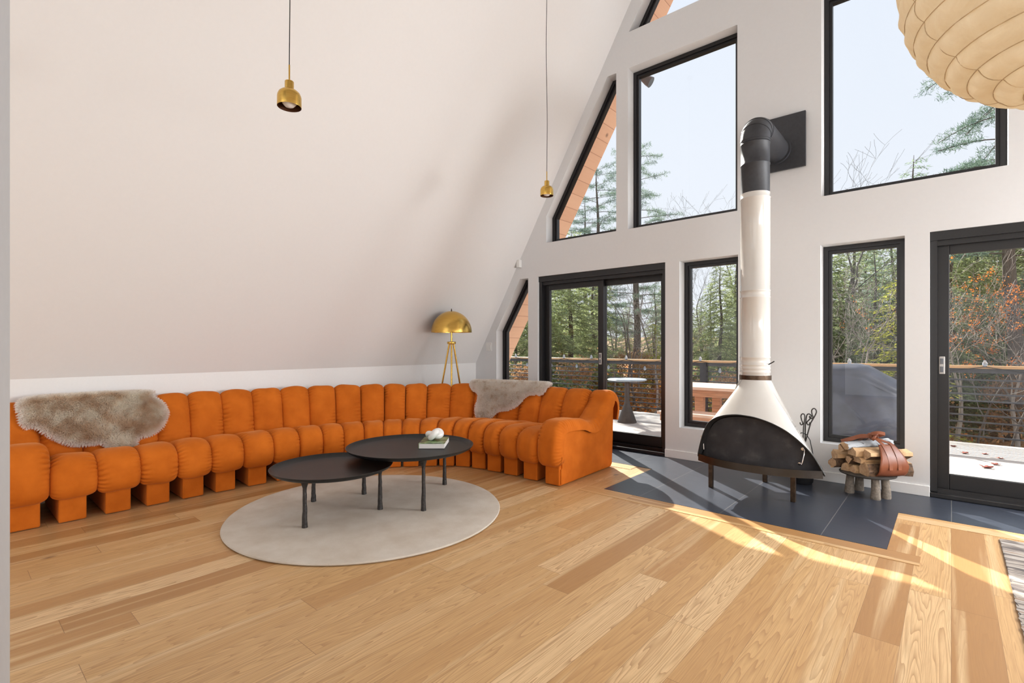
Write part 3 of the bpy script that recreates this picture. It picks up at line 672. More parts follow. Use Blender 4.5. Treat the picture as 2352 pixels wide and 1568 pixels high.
def cushion(kind, i, seed):
    u = i; NS_ = 200 if (kind == 'seat' and i in (0, NU - 1)) else 110
    P, s = pth(kind, u, NS_); L = s[-1]
    d = np.gradient(P, axis=0); d /= np.linalg.norm(d, axis=1)[:, None] + 1e-9
    nrm = np.stack([-d[:, 1], d[:, 0]], 1)
    ends = (i == 0 or i == NU - 1)
    T = (0.060 if kind == 'seat' else 0.058) if not ends else 0.10
    p, q = ((4.2, 2.3) if kind == 'seat' else (3.2, 2.1)) if not ends else (4.0, 2.4)
    tau = np.linspace(-1, 1, NT_); t = np.sin(tau * PI / 2); t = np.sign(t) * np.abs(t) ** 0.9
    a, b = BND[i], BND[i + 1]
    rng = random.Random(seed)
    ph = [rng.uniform(0, 6.28) for _ in range(6)]; lam = rng.uniform(0.030, 0.040)
    vs = np.zeros((NS_, NT_, 3))
    for k, tt in enumerate(t):
        at = min(1, abs(tt)); h = T * (1 - (1 - at ** p) ** (1 / q))
        e = max(0.0, min(1.0, (at - 0.42) / 0.5)) ** 1.6 * (1 - at ** 10) * 1.6
        side = 0 if tt < 0 else 2
        wv = np.sin(2 * PI * s / lam + ph[side] + 2.6 * np.sin(s * 11 + ph[side + 1]) + (2.5 + 2 * math.sin(ph[4])) * at * np.sin(s * 5 + ph[side]))
        amp = 0.5 + 0.5 * np.sin(s * 13 + ph[side + 1] * 2); 
        crease = e * (0.027 if ends else 0.021) * np.maximum(0, wv) ** 3 * (0.15 + amp ** 2 * 1.2)
        broad = 0.006 * np.sin(s * 11 + ph[4] + tt * 2.0) * (1 - at) + 0.004 * np.sin(tt * 4 + ph[5])
        if kind == 'seat':                                     # vertical tucks down the seat fronts
            front = np.exp(-((s - 0.28) / 0.16) ** 2)
            broad = broad + 0.0045 * front * np.sin(tt * 7 + ph[3] + 1.3 * np.sin(s * 8)) * (1 - at ** 4)
        D = P[:, 0] - nrm[:, 0] * (h + crease - broad * 0.6); Z = P[:, 1] - nrm[:, 1] * (h + crease - broad * 0.6)
        lat = (tt + 1) / 2
        tk = 0.012 * (1 - at ** 6) * max(0.0, at - 0.55) * np.maximum(0, wv) * (1 if tt < 0 else -1)
        lat = 0.5 + (np.clip(lat + tk, 0.0, 1.0) - 0.5) * 1.035
        X = (a[0] + D * a[2]) * (1 - lat) + (b[0] + D * b[2]) * lat
        Y = (a[1] + D * a[3]) * (1 - lat) + (b[1] + D * b[3]) * lat
        vs[:, k, 0] = X; vs[:, k, 1] = Y; vs[:, k, 2] = Z
    idx = np.arange(NS_ * NT_).reshape(NS_, NT_)
    f = np.stack([idx[:-1, :-1], idx[:-1, 1:], idx[1:, 1:], idx[1:, :-1]], -1).reshape(-1, 4)
    return vs.reshape(-1, 3), f
sofa = thing('sectional_sofa', 'long curved burnt orange velvet sectional sofa of channelled cushions along the knee wall', 'sofa', (-4.2, 2.6, 0))
for i in range(NU):
    x, y, a = UN[i]; a = math.radians(a); tx = V((math.cos(a), math.sin(a), 0)); n = V((-math.sin(a), math.cos(a), 0))
    w = wgt(i); dep = 0.64 * (1 - w) + 0.93 * w
    end = i in (0, NU - 1)
    for kind in (('seat',) if end else ('seat', 'back')):
        v_, f_ = cushion(kind, i, 100 + i * 2 + (kind == 'back'))
        nm = {'seat': 'seat_cushion', 'back': 'back_cushion'}[kind]
        if end: nm = 'armrest_cushion'
        npmesh(nm, v_, f_, M['velvet'], sofa)
    c0 = V((x, y, 0)) + n * (dep / 2)
    if i == NU - 1: c0 += tx * 0.012
    B().obox((c0.x, c0.y, 0.115), (0.148, dep, 0.222), (tx, n, V((0, 0, 1))), 0.010).build('base_block', M['velvet'], sofa)
def side_panel(i):
    P, _ = pth('seat', i, 110)
    d = np.gradient(P, axis=0); d /= np.linalg.norm(d, axis=1)[:, None] + 1e-9
    A = P - np.stack([-d[:, 1], d[:, 0]], 1) * 0.094
    k = int(np.argmax(A[:, 1])); A = [tuple(p) for p in A[22:k - 1:3] if p[1] > 0.16]
    rear = A[-1][0] + 0.045
    poly = [(0.004, 0.004), (0.004, 0.15), (max(0.012, A[0][0]), 0.155)] + [(max(0.014, p[0]), p[1]) for p in A] + [(rear, A[-1][1] - 0.05), (rear - 0.01, 0.30), (rear - 0.03, 0.03), (rear - 0.06, 0.004)]
    ua, ub = (NU - 0.245, NU - 0.115) if i else (0.115, 0.245)
    vs = []
    for u in (ua, ub):
        for d, z in poly:
            p, _ = at_u(u, d); vs.append((p[0], p[1], z))
    m = len(poly); fs = [list(range(m)), list(range(m, 2 * m))[::-1]] + [[j, (j + 1) % m, m + (j + 1) % m, m + j][::-1] for j in range(m)]
    b = B(); b.add(vs, fs); o = b.build('side_panel', M['velvet'], sofa)
    bm = bmesh.new(); bm.from_mesh(o.data)
    bmesh.ops.bevel(bm, geom=[e for e in bm.edges if e.calc_face_angle(0) > 1.2], offset=0.012, segments=2, affect='EDGES'); bm.to_mesh(o.data); bm.free()
side_panel(NU - 1); side_panel(0)

# ------------------------------------------------------------------ sheepskins thrown over the backs
def sheepskin(outline, label, mat, rnd, dens, pile, hide_off, clumps):
    rng = np.random.default_rng(rnd)
    O = np.array(outline); su = 0.246                              # element width to metres
    W = O * [su, 1.0]
    W = crom(np.vstack([W, W[:1]]), 140)[0][:-1]                   # rounded outline
    A = W; Bn = np.roll(W, -1, 0)
    def inside(p):
        x, y = p[:, 0:1], p[:, 1:2]
        c = (A[None, :, 1] > y) != (Bn[None, :, 1] > y)
        xi = A[None, :, 0] + (y - A[None, :, 1]) * (Bn[None, :, 0] - A[None, :, 0]) / (Bn[None, :, 1] - A[None, :, 1] + 1e-12)
        return ((c & (x < xi)).sum(1) % 2) == 1
    def edged(p):
        d = Bn - A; L2 = (d ** 2).sum(1) + 1e-12
        tt = np.clip(((p[:, None, :] - A[None]) * d[None]).sum(2) / L2[None], 0, 1)
        return np.linalg.norm(p[:, None, :] - (A[None] + tt[..., None] * d[None]), axis=2).min(1)
    lo, hi = W.min(0), W.max(0)
    # the hide: a grid clipped to the outline, padded up in the middle
    st = 0.016; gx = np.arange(lo[0] - st, hi[0] + 2 * st, st); gy = np.arange(lo[1] - st, hi[1] + 2 * st, st)
    G = np.stack(np.meshgrid(gx, gy, indexing='ij'), -1).reshape(-1, 2); ins = inside(G); ed = edged(G)
    ok = ins | (ed < st * 0.5); idm = -np.ones(len(G), int); idm[ok] = np.arange(ok.sum())
    def place(p, off):
        return back_pt(p[0] / su, p[1], off)
    vs, vb = [], []
    for p, e in zip(G[ok], ed[ok]):
        vs.append(place(p, hide_off + 0.012 * min(1, e / 0.03))[0]); vb.append(place(p, hide_off - 0.010)[0])
    n = len(vs); ny = len(gy); fs = []
    for i in range(len(gx) - 1):
        for j in range(len(gy) - 1):
            q = [idm[i * ny + j], idm[(i + 1) * ny + j], idm[(i + 1) * ny + j + 1], idm[i * ny + j + 1]]
            if min(q) >= 0: fs.append(q); fs.append([n + k for k in q[::-1]])
    o = thing('sheepskin', label, 'sheepskin', tuple(np.mean(vs, 0)), 'sheepskins on the sofa back')
    npmesh('hide', vs + vb, np.array(fs), mat, o, attr=('rim', np.concatenate([np.clip(1 - ed[ok] / 0.05, 0, 1) ** 1.2] * 2)))
    # the fleece: short fine curled strands, placed by interpolating the draped grid
    def bil(F, R):
        a = (R - [gx[0], gy[0]]) / st; i = np.clip(a.astype(int), 0, [len(gx) - 2, len(gy) - 2]); t = np.clip(a - i, 0, 1)[:, :, None]
        return (F[i[:, 0], i[:, 1]] * (1 - t[:, 0]) * (1 - t[:, 1]) + F[i[:, 0] + 1, i[:, 1]] * t[:, 0] * (1 - t[:, 1]) + F[i[:, 0], i[:, 1] + 1] * (1 - t[:, 0]) * t[:, 1] + F[i[:, 0] + 1, i[:, 1] + 1] * t[:, 0] * t[:, 1])
    PN = [[place((a, b_), hide_off) for b_ in gy] for a in gx]
    FP = np.array([[q[0] for q in r] for r in PN]); FN = np.array([[q[1] for q in r] for r in PN])
    FU = np.gradient(FP, axis=0); FU /= np.linalg.norm(FU, axis=2)[..., None] + 1e-9; FD = -np.gradient(FP, axis=1); FD /= np.linalg.norm(FD, axis=2)[..., None] + 1e-9
    N = int((hi[0] - lo[0]) * (hi[1] - lo[1]) * dens)
    R = rng.uniform(lo, hi, (N, 2)); R = R[inside(R)]; N = len(R)
    E = np.concatenate([edged(R[k:k + 20000]) for k in range(0, N, 20000)])
    nn = bil(FN, R); nn /= np.linalg.norm(nn, axis=1)[:, None] + 1e-9; b0 = bil(FP, R) + nn * (0.012 * np.minimum(1, E / 0.03))[:, None]
    tu, td = bil(FU, R), bil(FD, R)
    jj = np.concatenate([np.argmin(((W[None] - R[k:k + 20000, None]) ** 2).sum(2), 1) for k in range(0, N, 20000)])
    od = W[jj] - R; od /= np.linalg.norm(od, axis=1)[:, None] + 1e-6
    out = (od[:, :1] * tu - od[:, 1:] * td) * (np.maximum(0, 1 - E / 0.03) * 0.95)[:, None]
    # smooth field of lean from tufts
    cl = rng.uniform(lo, hi, (clumps, 2)); cd = rng.normal(0, 1, (clumps, 2)); LN = np.zeros((N, 2)); LW = np.zeros((N, 1))
    for c_, d_ in zip(cl, cd):
        w_ = np.exp(-((R - c_) ** 2).sum(1, keepdims=True) / 0.0011); LN += w_ * d_; LW += w_
    LN /= LW + 0.15
    rn = rng.normal(0, 1, (N, 2))
    lean = tu * (LN[:, :1] * 0.55 + rn[:, :1] * 0.16) + td * (LN[:, 1:] * 0.5 + rn[:, 1:] * 0.16 + 0.22)
    D = nn * np.where(E > 0.03, 1.0, 0.5 + E / 0.06)[:, None] + lean + out; D /= np.linalg.norm(D, axis=1)[:, None]
    l = (pile * rng.uniform(0.8, 1.1, N) * (0.75 + 0.25 * np.minimum(1, E / 0.02)))[:, None]
    curl = (td * 0.55 + tu * rng.normal(0, .45, (N, 1))) * 0.32
    m1 = b0 + D * l * 0.6; tip = b0 + (D + curl) * l
    wd = np.cross(D, rng.normal(0, 1, (N, 3))); wd *= 0.0013 / (np.linalg.norm(wd, axis=1)[:, None] + 1e-9)
    v = np.stack([b0 - wd, b0 + wd, m1 + wd, m1 - wd, tip], 1)
    rim = np.clip(1.15 - E / 0.05, 0, 1)
    base = np.arange(N)[:, None] * 5
    f3 = np.concatenate([base + [0, 1, 2], base + [0, 2, 3], base + [3, 2, 4]], 0)
    fl_ = npmesh('fleece', v.reshape(-1, 3), f3, mat, o, smooth=True, attr=('rim', np.repeat(rim, 5)))
SK_A = [(0.485, 0.448), (0.56, 0.322), (0.666, 0.272), (0.8, 0.276), (0.938, 0.267), (1.201, 0.2), (1.477, 0.148), (1.836, 0.112), (2.405, 0.105), (2.554, 0.065), (2.72, 0.038), (2.977, 0.027), (3.305, 0.044), (3.398, 0.111), (3.789, 0.139), (4.1, 0.192), (4.28, 0.275), (4.264, 0.357), (4.056, 0.423), (3.943, 0.455), (3.985, 0.50), (3.28, 0.525), (2.26, 0.53), (1.321, 0.525), (0.88, 0.515), (0.62, 0.49)]
SK_B = [(15.76, 0.467), (15.80, 0.54), (15.98, 0.58), (16.464, 0.62), (17.0, 0.63), (18.143, 0.62), (18.958, 0.60), (19.26, 0.52), (19.217, 0.416), (19.109, 0.345), (18.772, 0.342), (18.46, 0.324), (18.268, 0.279), (18.059, 0.208), (17.784, 0.164), (17.515, 0.141), (17.212, 0.129), (17.034, 0.092), (16.823, 0.036), (16.648, 0.016), (16.42, 0.018), (16.229, 0.048), (16.132, 0.112), (16.134, 0.185), (16.195, 0.245), (16.166, 0.316), (15.94, 0.362), (15.806, 0.415)]
sheepskin(SK_A, 'large taupe sheepskin with pale rim over the left end of the orange sofa', M['fleece'], 3, 120000, 0.025, 0.024, 260)
sheepskin(SK_B, 'pale cream sheepskin over the sofa back beside the brass lamp', M['fleece_pale'], 5, 120000, 0.021, 0.024, 260)

# ------------------------------------------------------------------ rugs and tables
def lathe_obj(name, prof, c, mat, parent=None, n=48, sharp=40):
    return B().lathe(prof, c, n).build(name, mat, parent, True, sharp)
tag(lathe_obj('round_rug', [(0, 0.0), (0.930, 0.0), (0.945, 0.004), (0.949, 0.010), (0.944, 0.016), (0.928, 0.018), (0.5, 0.018), (0, 0.018)], (-3.20, 2.09, 0), M['wool'], None, 128), 'round cream wool rug under the black coffee tables', 'rug')
vs, fs = [], []
nx, ny = 40, 60
for j in range(ny + 1):
    for i in range(nx + 1):
        x = 0.228 + 1.7 * i / nx; y = 1.3 + 3.03 * j / ny
        if i in (0, nx): x += 0.006 * math.sin(y * 60)
        vs.append((x, y, 0.009 + 0.0012 * math.sin(j * 2.1)))
b = B(); n1 = len(vs)
for j in range(ny):
    for i in range(nx): q = j * (nx + 1) + i; fs.append([q, q + 1, q + nx + 2, q + nx + 1])
b.add(vs, fs); b.box((0.226, 1.298, 0.0), (1.93, 4.332, 0.007))
tag(b.build('flatweave_rug', M['flatweave']), 'grey and brown patterned flatweave rug edge beside the right glass door', 'rug')

def tray_table(label, c, zr, R, legs):
    t = thing('coffee_table', label, 'coffee table', (c[0], c[1], 0.018), 'nesting coffee tables on the round rug')
    prof = [(0, -0.036), (R - 0.075, -0.036), (R - 0.035, -0.031), (R - 0.010, -0.018), (R + 0.001, -0.003), (R + 0.002, 0.000), (R - 0.003, 0.001), (R - 0.012, -0.010), (R - 0.035, -0.022), (R - 0.06, -0.025), (R * 0.5, -0.025), (0, -0.025)]
    lathe_obj('tray_top', prof, (c[0], c[1], zr), M['black_satin'], t, 128)
    rng = random.Random(7)
    for (x, y) in legs:
        z1 = zr - 0.036; path, rs = [], []
        for k in range(15):
            q = k / 14; z = 0.018 + (z1 - 0.018) * q
            r = 0.0125 + 0.007 * (1 - q) ** 2.5 + 0.013 * max(0, q - 0.86) / 0.14 + rng.uniform(-0.0008, 0.0008)
            path.append((x + rng.uniform(-.0012, .0012), y + rng.uniform(-.0012, .0012), z)); rs.append(r)
        B().tube(path, rs, 12).build('leg', M['iron'], t, True, 50)
    return t
tray_table('taller round black metal tray table holding the book', (-3.215, 2.47), 0.42, 0.49, [(-2.854, 2.306), (-3.255, 2.856), (-3.53, 2.25)])
tray_table('lower round black metal tray table tucked under the taller one', (-3.33, 1.87), 0.352, 0.416, [(-3.172, 1.583), (-3.114, 2.117), (-3.652, 1.891)])

# book and knot
bx = V((0.152, 0.133, 0)).normalized(); by = V((-bx.y, bx.x, 0)); bc = V((-3.054, 2.5465, 0)) + by * 0.145
t = thing('book', 'thick hardback book with green photo cover lying on the taller black table', 'book', (bc.x, bc.y, 0.395))
ax = (bx, by, V((0, 0, 1)))
B().obox((bc.x, bc.y, 0.4175), (0.198, 0.282, 0.037), ax).build('page_block', M['page'], t)
B().obox((bc.x, bc.y, 0.4375), (0.204, 0.290, 0.003), ax, 0.001).build('front_cover', M['cover'], t)
B().obox((bc.x, bc.y, 0.3970), (0.204, 0.290, 0.003), ax, 0.001).build('back_cover', M['black_satin'], t)
sp = bc - bx * 0.1015; B().obox((sp.x, sp.y, 0.4172), (0.003, 0.290, 0.0375), ax, 0.001).build('spine', M['cover'], t)
path = []; kc = bc + bx * (-0.005) + by * (0.01)
for i in range(160):
    q = 2 * PI * i / 160
    x = math.sin(q) + 2 * math.sin(2 * q); y = math.cos(q) - 2 * math.cos(2 * q); z = -math.sin(3 * q)
    path.append(kc + bx * (x * 0.0185) + by * (y * 0.0150) + V((0, 0, 0.4395 + 0.0425 + z * 0.0165 - 0.0 + 0.004 * x)))
tag(B().tube(path, [0.0250 + 0.003 * math.sin(4 * PI * i / 160) for i in range(160)], 20, False, True).build('knot_sculpture', M['ceramic'], None, True), 'white ceramic knot sculpture resting on the green book', 'sculpture')

# ------------------------------------------------------------------ lamps
lx, ly = -4.64, 4.185
t = thing('floor_lamp', 'brass tripod floor lamp with mushroom dome shade in the corner behind the sofa', 'floor lamp', (lx, ly, 0))
R = 0.25; zb = 1.366
prof = [(R * math.cos(a) + 0.0, R * 1.05 * math.sin(a)) for a in np.linspace(0, PI / 2 - 0.02, 22)]
prof = prof + [((R - 0.004) * math.cos(a), (R - 0.004) * 1.05 * math.sin(a)) for a in np.linspace(PI / 2 - 0.02, 0, 22)]
lathe_obj('lamp_shade', prof, (lx, ly, zb), M['brass'], t, 72)
lathe_obj('finial', [(0, 0), (0.008, 0), (0.008, 0.012), (0.004, 0.016), (0.007, 0.024), (0, 0.032)], (lx, ly, zb + 0.262), M['bronze'], t, 16)
B().cyl((lx, ly, 1.21), (lx, ly, zb + 0.20), 0.011, n=16).build('stem', M['brass'], t, True, 40)
b = B(); b.lathe([(0, 0.0), (0.052, 0.0), (0.054, 0.004), (0.054, 0.026), (0.052, 0.030), (0, 0.030)], (lx, ly, 1.222), 32); b.build('hub', M['brass'], t, True, 40)
for a in (205, 318, 82):
    a = math.radians(a); d = V((math.cos(a), math.sin(a), 0)); p0 = V((lx, ly, 1.225)) + d * 0.030; p1 = V((lx, ly, 0.0)) + d * 0.265
    B().cyl(p0, p1, 0.0105, 0.0105, 14).build('leg', M['brass'], t, True, 40)
lathe_obj('bulb', [(0, -0.05), (0.03, -0.042), (0.045, -0.01), (0.036, 0.03), (0.018, 0.06), (0, 0.06)], (lx, ly, zb + 0.10), M['bulb'], t, 20)

def slope_z(x): return KZ + (min(x - XL, XR - x)) * TN
def pendant(label, x, y, zb, s, bend):
    t = thing('pendant_lamp', label, 'pendant lamp', (x, y, zb), 'brass pendant lamps over the seating')
    r = 0.0610 * s
    o = [(r, 0.0), (r * 1.01, 0.004), (r * 1.01, 0.052 * s), (r * 0.98, 0.062 * s), (r * 0.88, 0.076 * s), (r * 0.66, 0.088 * s), (r * 0.40, 0.094 * s), (r * 0.385, 0.098 * s), (r * 0.385, 0.136 * s), (r * 0.35, 0.139 * s), (0.0045, 0.139 * s)]
    lathe_obj('lamp_shade', o, (x, y, zb), M['brass'], t, 48)
    lathe_obj('inner_shade', [(r * 0.985, 0.001), (r * 0.97, 0.05 * s), (r * 0.84, 0.074 * s), (0, 0.086 * s)], (x, y, zb), M['brass_dark'], t, 40)
    lathe_obj('bulb', [(0, -0.002), (0.022 * s, 0.003), (0.036 * s, 0.018 * s), (0.036 * s, 0.034 * s), (0.022 * s, 0.058 * s), (0.014 * s, 0.075 * s), (0, 0.08 * s)], (x, y, zb), M['bulb'], t, 28)
    B().cyl((x, y, zb + 0.138 * s), (x, y, zb + 0.228 * s), 0.0042, n=12).build('rod', M['brass'], t, True, 40)
    zt = slope_z(x) - 0.01; path = []
    for k in range(30):
        q = k / 29; path.append((x + bend * math.sin(q * 9) * (1 - q) * q, y + bend * math.sin(q * 7 + 1) * q * (1 - q), zb + 0.226 * s + (zt - zb - 0.226 * s) * q))
    B().tube(path, 0.0026, 8).build('cord', M['cord'], t, True)
    lathe_obj('canopy', [(0, 0.0), (0.05, 0.0), (0.05, 0.03), (0, 0.045)], (x, y, zt - 0.02), M['brass'], t, 24)
pendant('nearer brass bell pendant lamp hanging in front of the plain sloped ceiling', -2.700, 1.261, 2.492, 1.0, 0.02)
pendant('farther brass bell pendant lamp hanging beside the gable windows', -2.800, 3.697, 2.578, 0.98, 0.02)

# big paper lantern
lc = V((0.278, 1.954, 2.257)); R = 0.40
t = thing('paper_lantern', 'large round cream paper lantern hanging in front of the big right window', 'lantern', tuple(lc))
nr, nth = 17, 120; prof = []
for j in range(nr * 6 + 1):
    q = -PI / 2 + 0.16 + (PI - 0.32) * j / (nr * 6); ph = (j % 6) / 6
    rr = R * (1 - 0.0 ) + 0.010 * math.sin(PI * ph) - 0.005
    prof.append((rr * math.cos(q), rr * math.sin(q)))
vs, fs = [], []
rng = random.Random(5); seams = 8
for (r, z) in prof:
    for k in range(nth):
        a = 2 * PI * k / nth
        dd = 0.0030 * math.sin(a * 23 + z * 60) * math.sin(z * 31 + 1.3 * math.sin(a * 3)) - 0.003 * math.exp(-((((a * seams / (2 * PI)) % 1) - .5) / .03) ** 2)
        tw = 0.02 * math.sin(2 * a)
        vs.append((lc.x + (r + dd) * math.cos(a), lc.y + (r + dd) * math.sin(a), lc.z + z + tw * 0.3))
m = len(prof)
for j in range(m - 1):
    for k in range(nth): k2 = (k + 1) % nth; fs.append((j * nth + k, j * nth + k2, (j + 1) * nth + k2, (j + 1) * nth + k))
npmesh('paper_shade', vs, np.array(fs), M['paper'], t)
for j in range(nr + 1):
    r, z = prof[j * 6]; path = [(lc.x + (r + 0.0022) * math.cos(2 * PI * k / 72), lc.y + (r + 0.0022) * math.sin(2 * PI * k / 72), lc.z + z + 0.006 * math.sin(4 * PI * k / 72)) for k in range(72)]
    B().tube(path, 0.0012, 6, False, True).build('rib', M['bamboo'], t, True)
for k in range(seams):
    a = 2 * PI * (k + .5) / seams
    B().tube([(lc.x + (r - 0.0005) * math.cos(a), lc.y + (r - 0.0005) * math.sin(a), lc.z + z + 0.006 * math.sin(2 * a)) for r, z in prof], 0.0011, 5).build('paper_seam', M['bamboo'], t, True)
B().tube([(lc.x, lc.y, lc.z + R - 0.01), (lc.x, lc.y, slope_z(lc.x) - 0.01)], 0.004, 8).build('cord', M['cord'], t, True)
# ------------------------------------------------------------------ the hanging cone fireplace
ax_, ay_ = -1.228, 4.487
fp = thing('cone_fireplace', 'off white enamelled cone fireplace with black screen and tall flue on the slate hearth', 'fireplace', (ax_, ay_, 0.004))
FYP = 4.10                                                     # plane of the opening
ARCH = [(-1.556, 0.300), (-1.553, 0.335), (-1.535, 0.415), (-1.512, 0.495), (-1.477, 0.572), (-1.436, 0.612), (-1.389, 0.638), (-1.325, 0.655), (-1.254, 0.663), (-1.195, 0.661), (-1.141, 0.656), (-1.080, 0.643), (-1.024, 0.626), (-0.968, 0.603), (-0.912, 0.574), (-0.858, 0.536), (-0.805, 0.491), (-0.768, 0.453), (-0.735, 0.411), (-0.705, 0.362), (-0.664, 0.288)]
A2 = crom(np.array(ARCH), 60)[0]
edge = [(p[0], FYP, p[1]) for p in A2]
cxm, hw = (ARCH[0][0] + ARCH[-1][0]) / 2, (ARCH[-1][0] - ARCH[0][0]) / 2
for k in range(1, 44):                                         # round the back from the right tip to the left tip
    q = PI * k / 44; e = (math.cos(q), math.sin(q))
    zz = 0.288 + 0.012 * k / 44
    yy = FYP + 0.80 * e[1]; xx = cxm + hw * e[0] - 0.20 * (yy - FYP); edge.append((xx, yy, zz))
n = len(edge); col = (ax_, ay_, 0.925)
ang = [math.atan2(p[1] - ay_, p[0] - ax_) for p in edge]
rows = 18; vs = []
for j in range(rows + 1):
    q = j / rows
    for i, p in enumerate(edge):
        # collar point in the same direction as the edge point
        dx, dy = p[0] - ax_, p[1] - ay_; l = math.hypot(dx, dy); cp = (ax_ + 0.118 * dx / l, ay_ + 0.118 * dy / l, col[2])
        vs.append(tuple(cp[k] + (p[k] - cp[k]) * q for k in range(3)))
fs = [[j * n + i, j * n + (i + 1) % n, (j + 1) * n + (i + 1) % n, (j + 1) * n + i] for j in range(rows) for i in range(n)]
inner = [(ax_ + (x - ax_) * 0.985, ay_ + (y - ay_) * 0.985, z - 0.006) for x, y, z in vs]; N0 = len(vs)
hood = B(); hood.add(vs, fs); hood.cur = 1
hood.add(inner, [f[::-1] for f in fs]); hood.f += [[rows * n + i, rows * n + (i + 1) % n, N0 + rows * n + (i + 1) % n, N0 + rows * n + i][::-1] for i in range(n)]; hood.mi += [1] * n
hood.build('hood', [M['enamel'], M['soot']], fp, True, 50, recalc=False)
# thin dark lip round the arch
lip = [(p[0], FYP - 0.004, p[1]) for p in A2]
b = B(); b.tube(lip, 0.0055, 8); b.build('arch_lip', M['black_satin'], fp, True, 50)
b = B()
o1 = [(p[0], p[1]) for p in A2]; o2 = [(cxm + (p[0] - cxm) * 0.965, 0.29 + (p[1] - 0.29) * 0.955) for p in A2]
vs = [(x, FYP - 0.002, z) for x, z in o1] + [(x, FYP + 0.075, z) for x, z in o2]; m = len(o1)
b.add(vs, [[i, i + 1, m + i + 1, m + i] for i in range(m - 1)]); b.build('arch_return', M['soot'], fp, True)
# screen: slightly bowed plate inside the arch
o3 = [(cxm + (p[0] - cxm) * 0.955, 0.30 + (p[1] - 0.30) * 0.945) for p in A2]
def bow(x, z): return FYP + 0.060 - 0.075 * (1 - ((x - cxm) / hw) ** 2) * max(0, 1 - (z - 0.29) / 0.30)
rowsN = 14; vs = []
for x, z in o3:
    for j in range(rowsN + 1): zz = 0.285 + (z - 0.285) * j / rowsN; vs.append((x, bow(x, zz), zz))
fs = [[i * (rowsN + 1) + j, (i + 1) * (rowsN + 1) + j, (i + 1) * (rowsN + 1) + j + 1, i * (rowsN + 1) + j + 1] for i in range(len(o3) - 1) for j in range(rowsN)]
nv = len(vs); vs2 = [(x, y + 0.006, z) for x, y, z in vs]
b = B(); b.add(vs + vs2, fs + [[nv + k for k in f[::-1]] for f in fs]); scr = b.build('fire_screen', M['screen'], fp, True, 50)
scr['label'] = 'black fire screen'
def hpt(x, z): return (x, bow(x, z) - 0.022, z)
for pts in ([(-1.522, 0.355), (-1.526, 0.40), (-1.530, 0.455)], [(-0.810, 0.345), (-0.800, 0.40), (-0.793, 0.452)]):
    q = [V(hpt(*p)) for p in pts]; s0, s1 = V((q[0].x - 0.018, q[0].y + 0.022, q[0].z)), V((q[-1].x - 0.018, q[-1].y + 0.022, q[-1].z))
    b = B(); b.tube([s0, V((q[0].x - 0.004, q[0].y, q[0].z - 0.002)), q[0], q[1], q[2], V((q[2].x - 0.004, q[2].y, q[2].z + 0.002)), s1], 0.0045, 10)
    for s_ in (s0, s1): b.cyl(s_, (s_.x, s_.y - 0.006, s_.z), 0.011, n=14)
    b.build('screen_handle', M['chrome'], scr, True, 40)
# the pan
pan = []
for k in range(60):
    q = k / 59; x = ARCH[0][0] + 0.0 + (ARCH[-1][0] - 0.012 - ARCH[0][0]) * q; pan.append((x, FYP - 0.005 - 0.145 * (1 - abs(2 * q - 1) ** 2.3)))
back = [(cxm + hw * math.cos(q) * 0.975 - 0.20 * 0.77 * math.sin(q), FYP + 0.77 * math.sin(q)) for q in np.linspace(0.05, PI - 0.05, 40)]
ol = pan + back; il = [(cxm + (x - cxm) * 0.985, 4.45 + (y - 4.45) * 0.985) for x, y in ol]
b = B(); b.ring(ol, il, 0.266, 0.322, 'xy'); b.prism(il, 0.266, 0.280, 'xy')
b.build('fire_pan', M['dark_steel'], fp, False)
for (x, y) in ((-1.534, 4.326), (-0.913, 4.331), (-1.235, 4.804)):
    B().box((x - 0.017, y - 0.017, 0.004), (x + 0.017, y + 0.017, 0.268), None, 0.003).build('leg', M['bronze'], fp)
# flue
def pipe(name, z0, z1, r, mat, beads=()):
    prof = [(r, z0)]
    for z in beads: prof += [(r, z - 0.006), (r + 0.0035, z - 0.003), (r + 0.0035, z + 0.003), (r, z + 0.006)]
    prof += [(r, z1)]
    return B().lathe(prof, (ax_, ay_, 0), 64).build(name, mat, fp, True, 50)
pipe('collar', 0.918, 0.955, 0.1215, M['bronze'])
o = B().lathe([(0.1215, 0.955), (0.1215, 0.957), (0.1125, 0.958), (0.1125, 0.93)], (ax_, ay_, 0), 64); o.build('collar_lip', M['bronze'], fp, True, 50)
pipe('white_flue', 0.952, 2.461, 0.113, M['enamel'], (0.985, 1.015, 1.045, 1.105, 1.60, 1.655, 2.42))
pipe('black_flue', 2.455, 2.885, 0.1095, M['flue_black'], (2.70, 2.872))
r = 0.113; zc = 3.012; pth_ = [(ax_, ay_, 2.88), (ax_, ay_, 2.90)]
rad = zc - 2.90
for k in range(1, 7):
    a = PI / 2 * k / 6; pth_.append((ax_, ay_ + rad * (1 - math.cos(a)), 2.90 + rad * math.sin(a)))
pth_.append((ax_, GY - 0.20, zc))
b = B(); b.tube(pth_, r, 48)
for p, d in ((pth_[1], (0, 0, 1)), (pth_[3], (0, .55, .83)), (pth_[5], (0, .83, .55)), (pth_[7], (0, 1, 0))):
    d = V(d).normalized(); p = V(p); b.tube([p - d * 0.004, p + d * 0.004], r + 0.003, 48)
b.build('flue_elbow', M['flue_black'], fp, True, 40)
B().tube([(ax_, GY - 0.21, zc), (ax_, GY - 0.045, zc)], 0.1105, 48).build('flue_outlet', M['flue_black'], fp, True, 40)
B().tube([(ax_, GY - 0.075, zc), (ax_, GY - 0.045, zc)], [0.128, 0.128], 48).build('trim_ring', M['flue_black'], fp, True, 40)
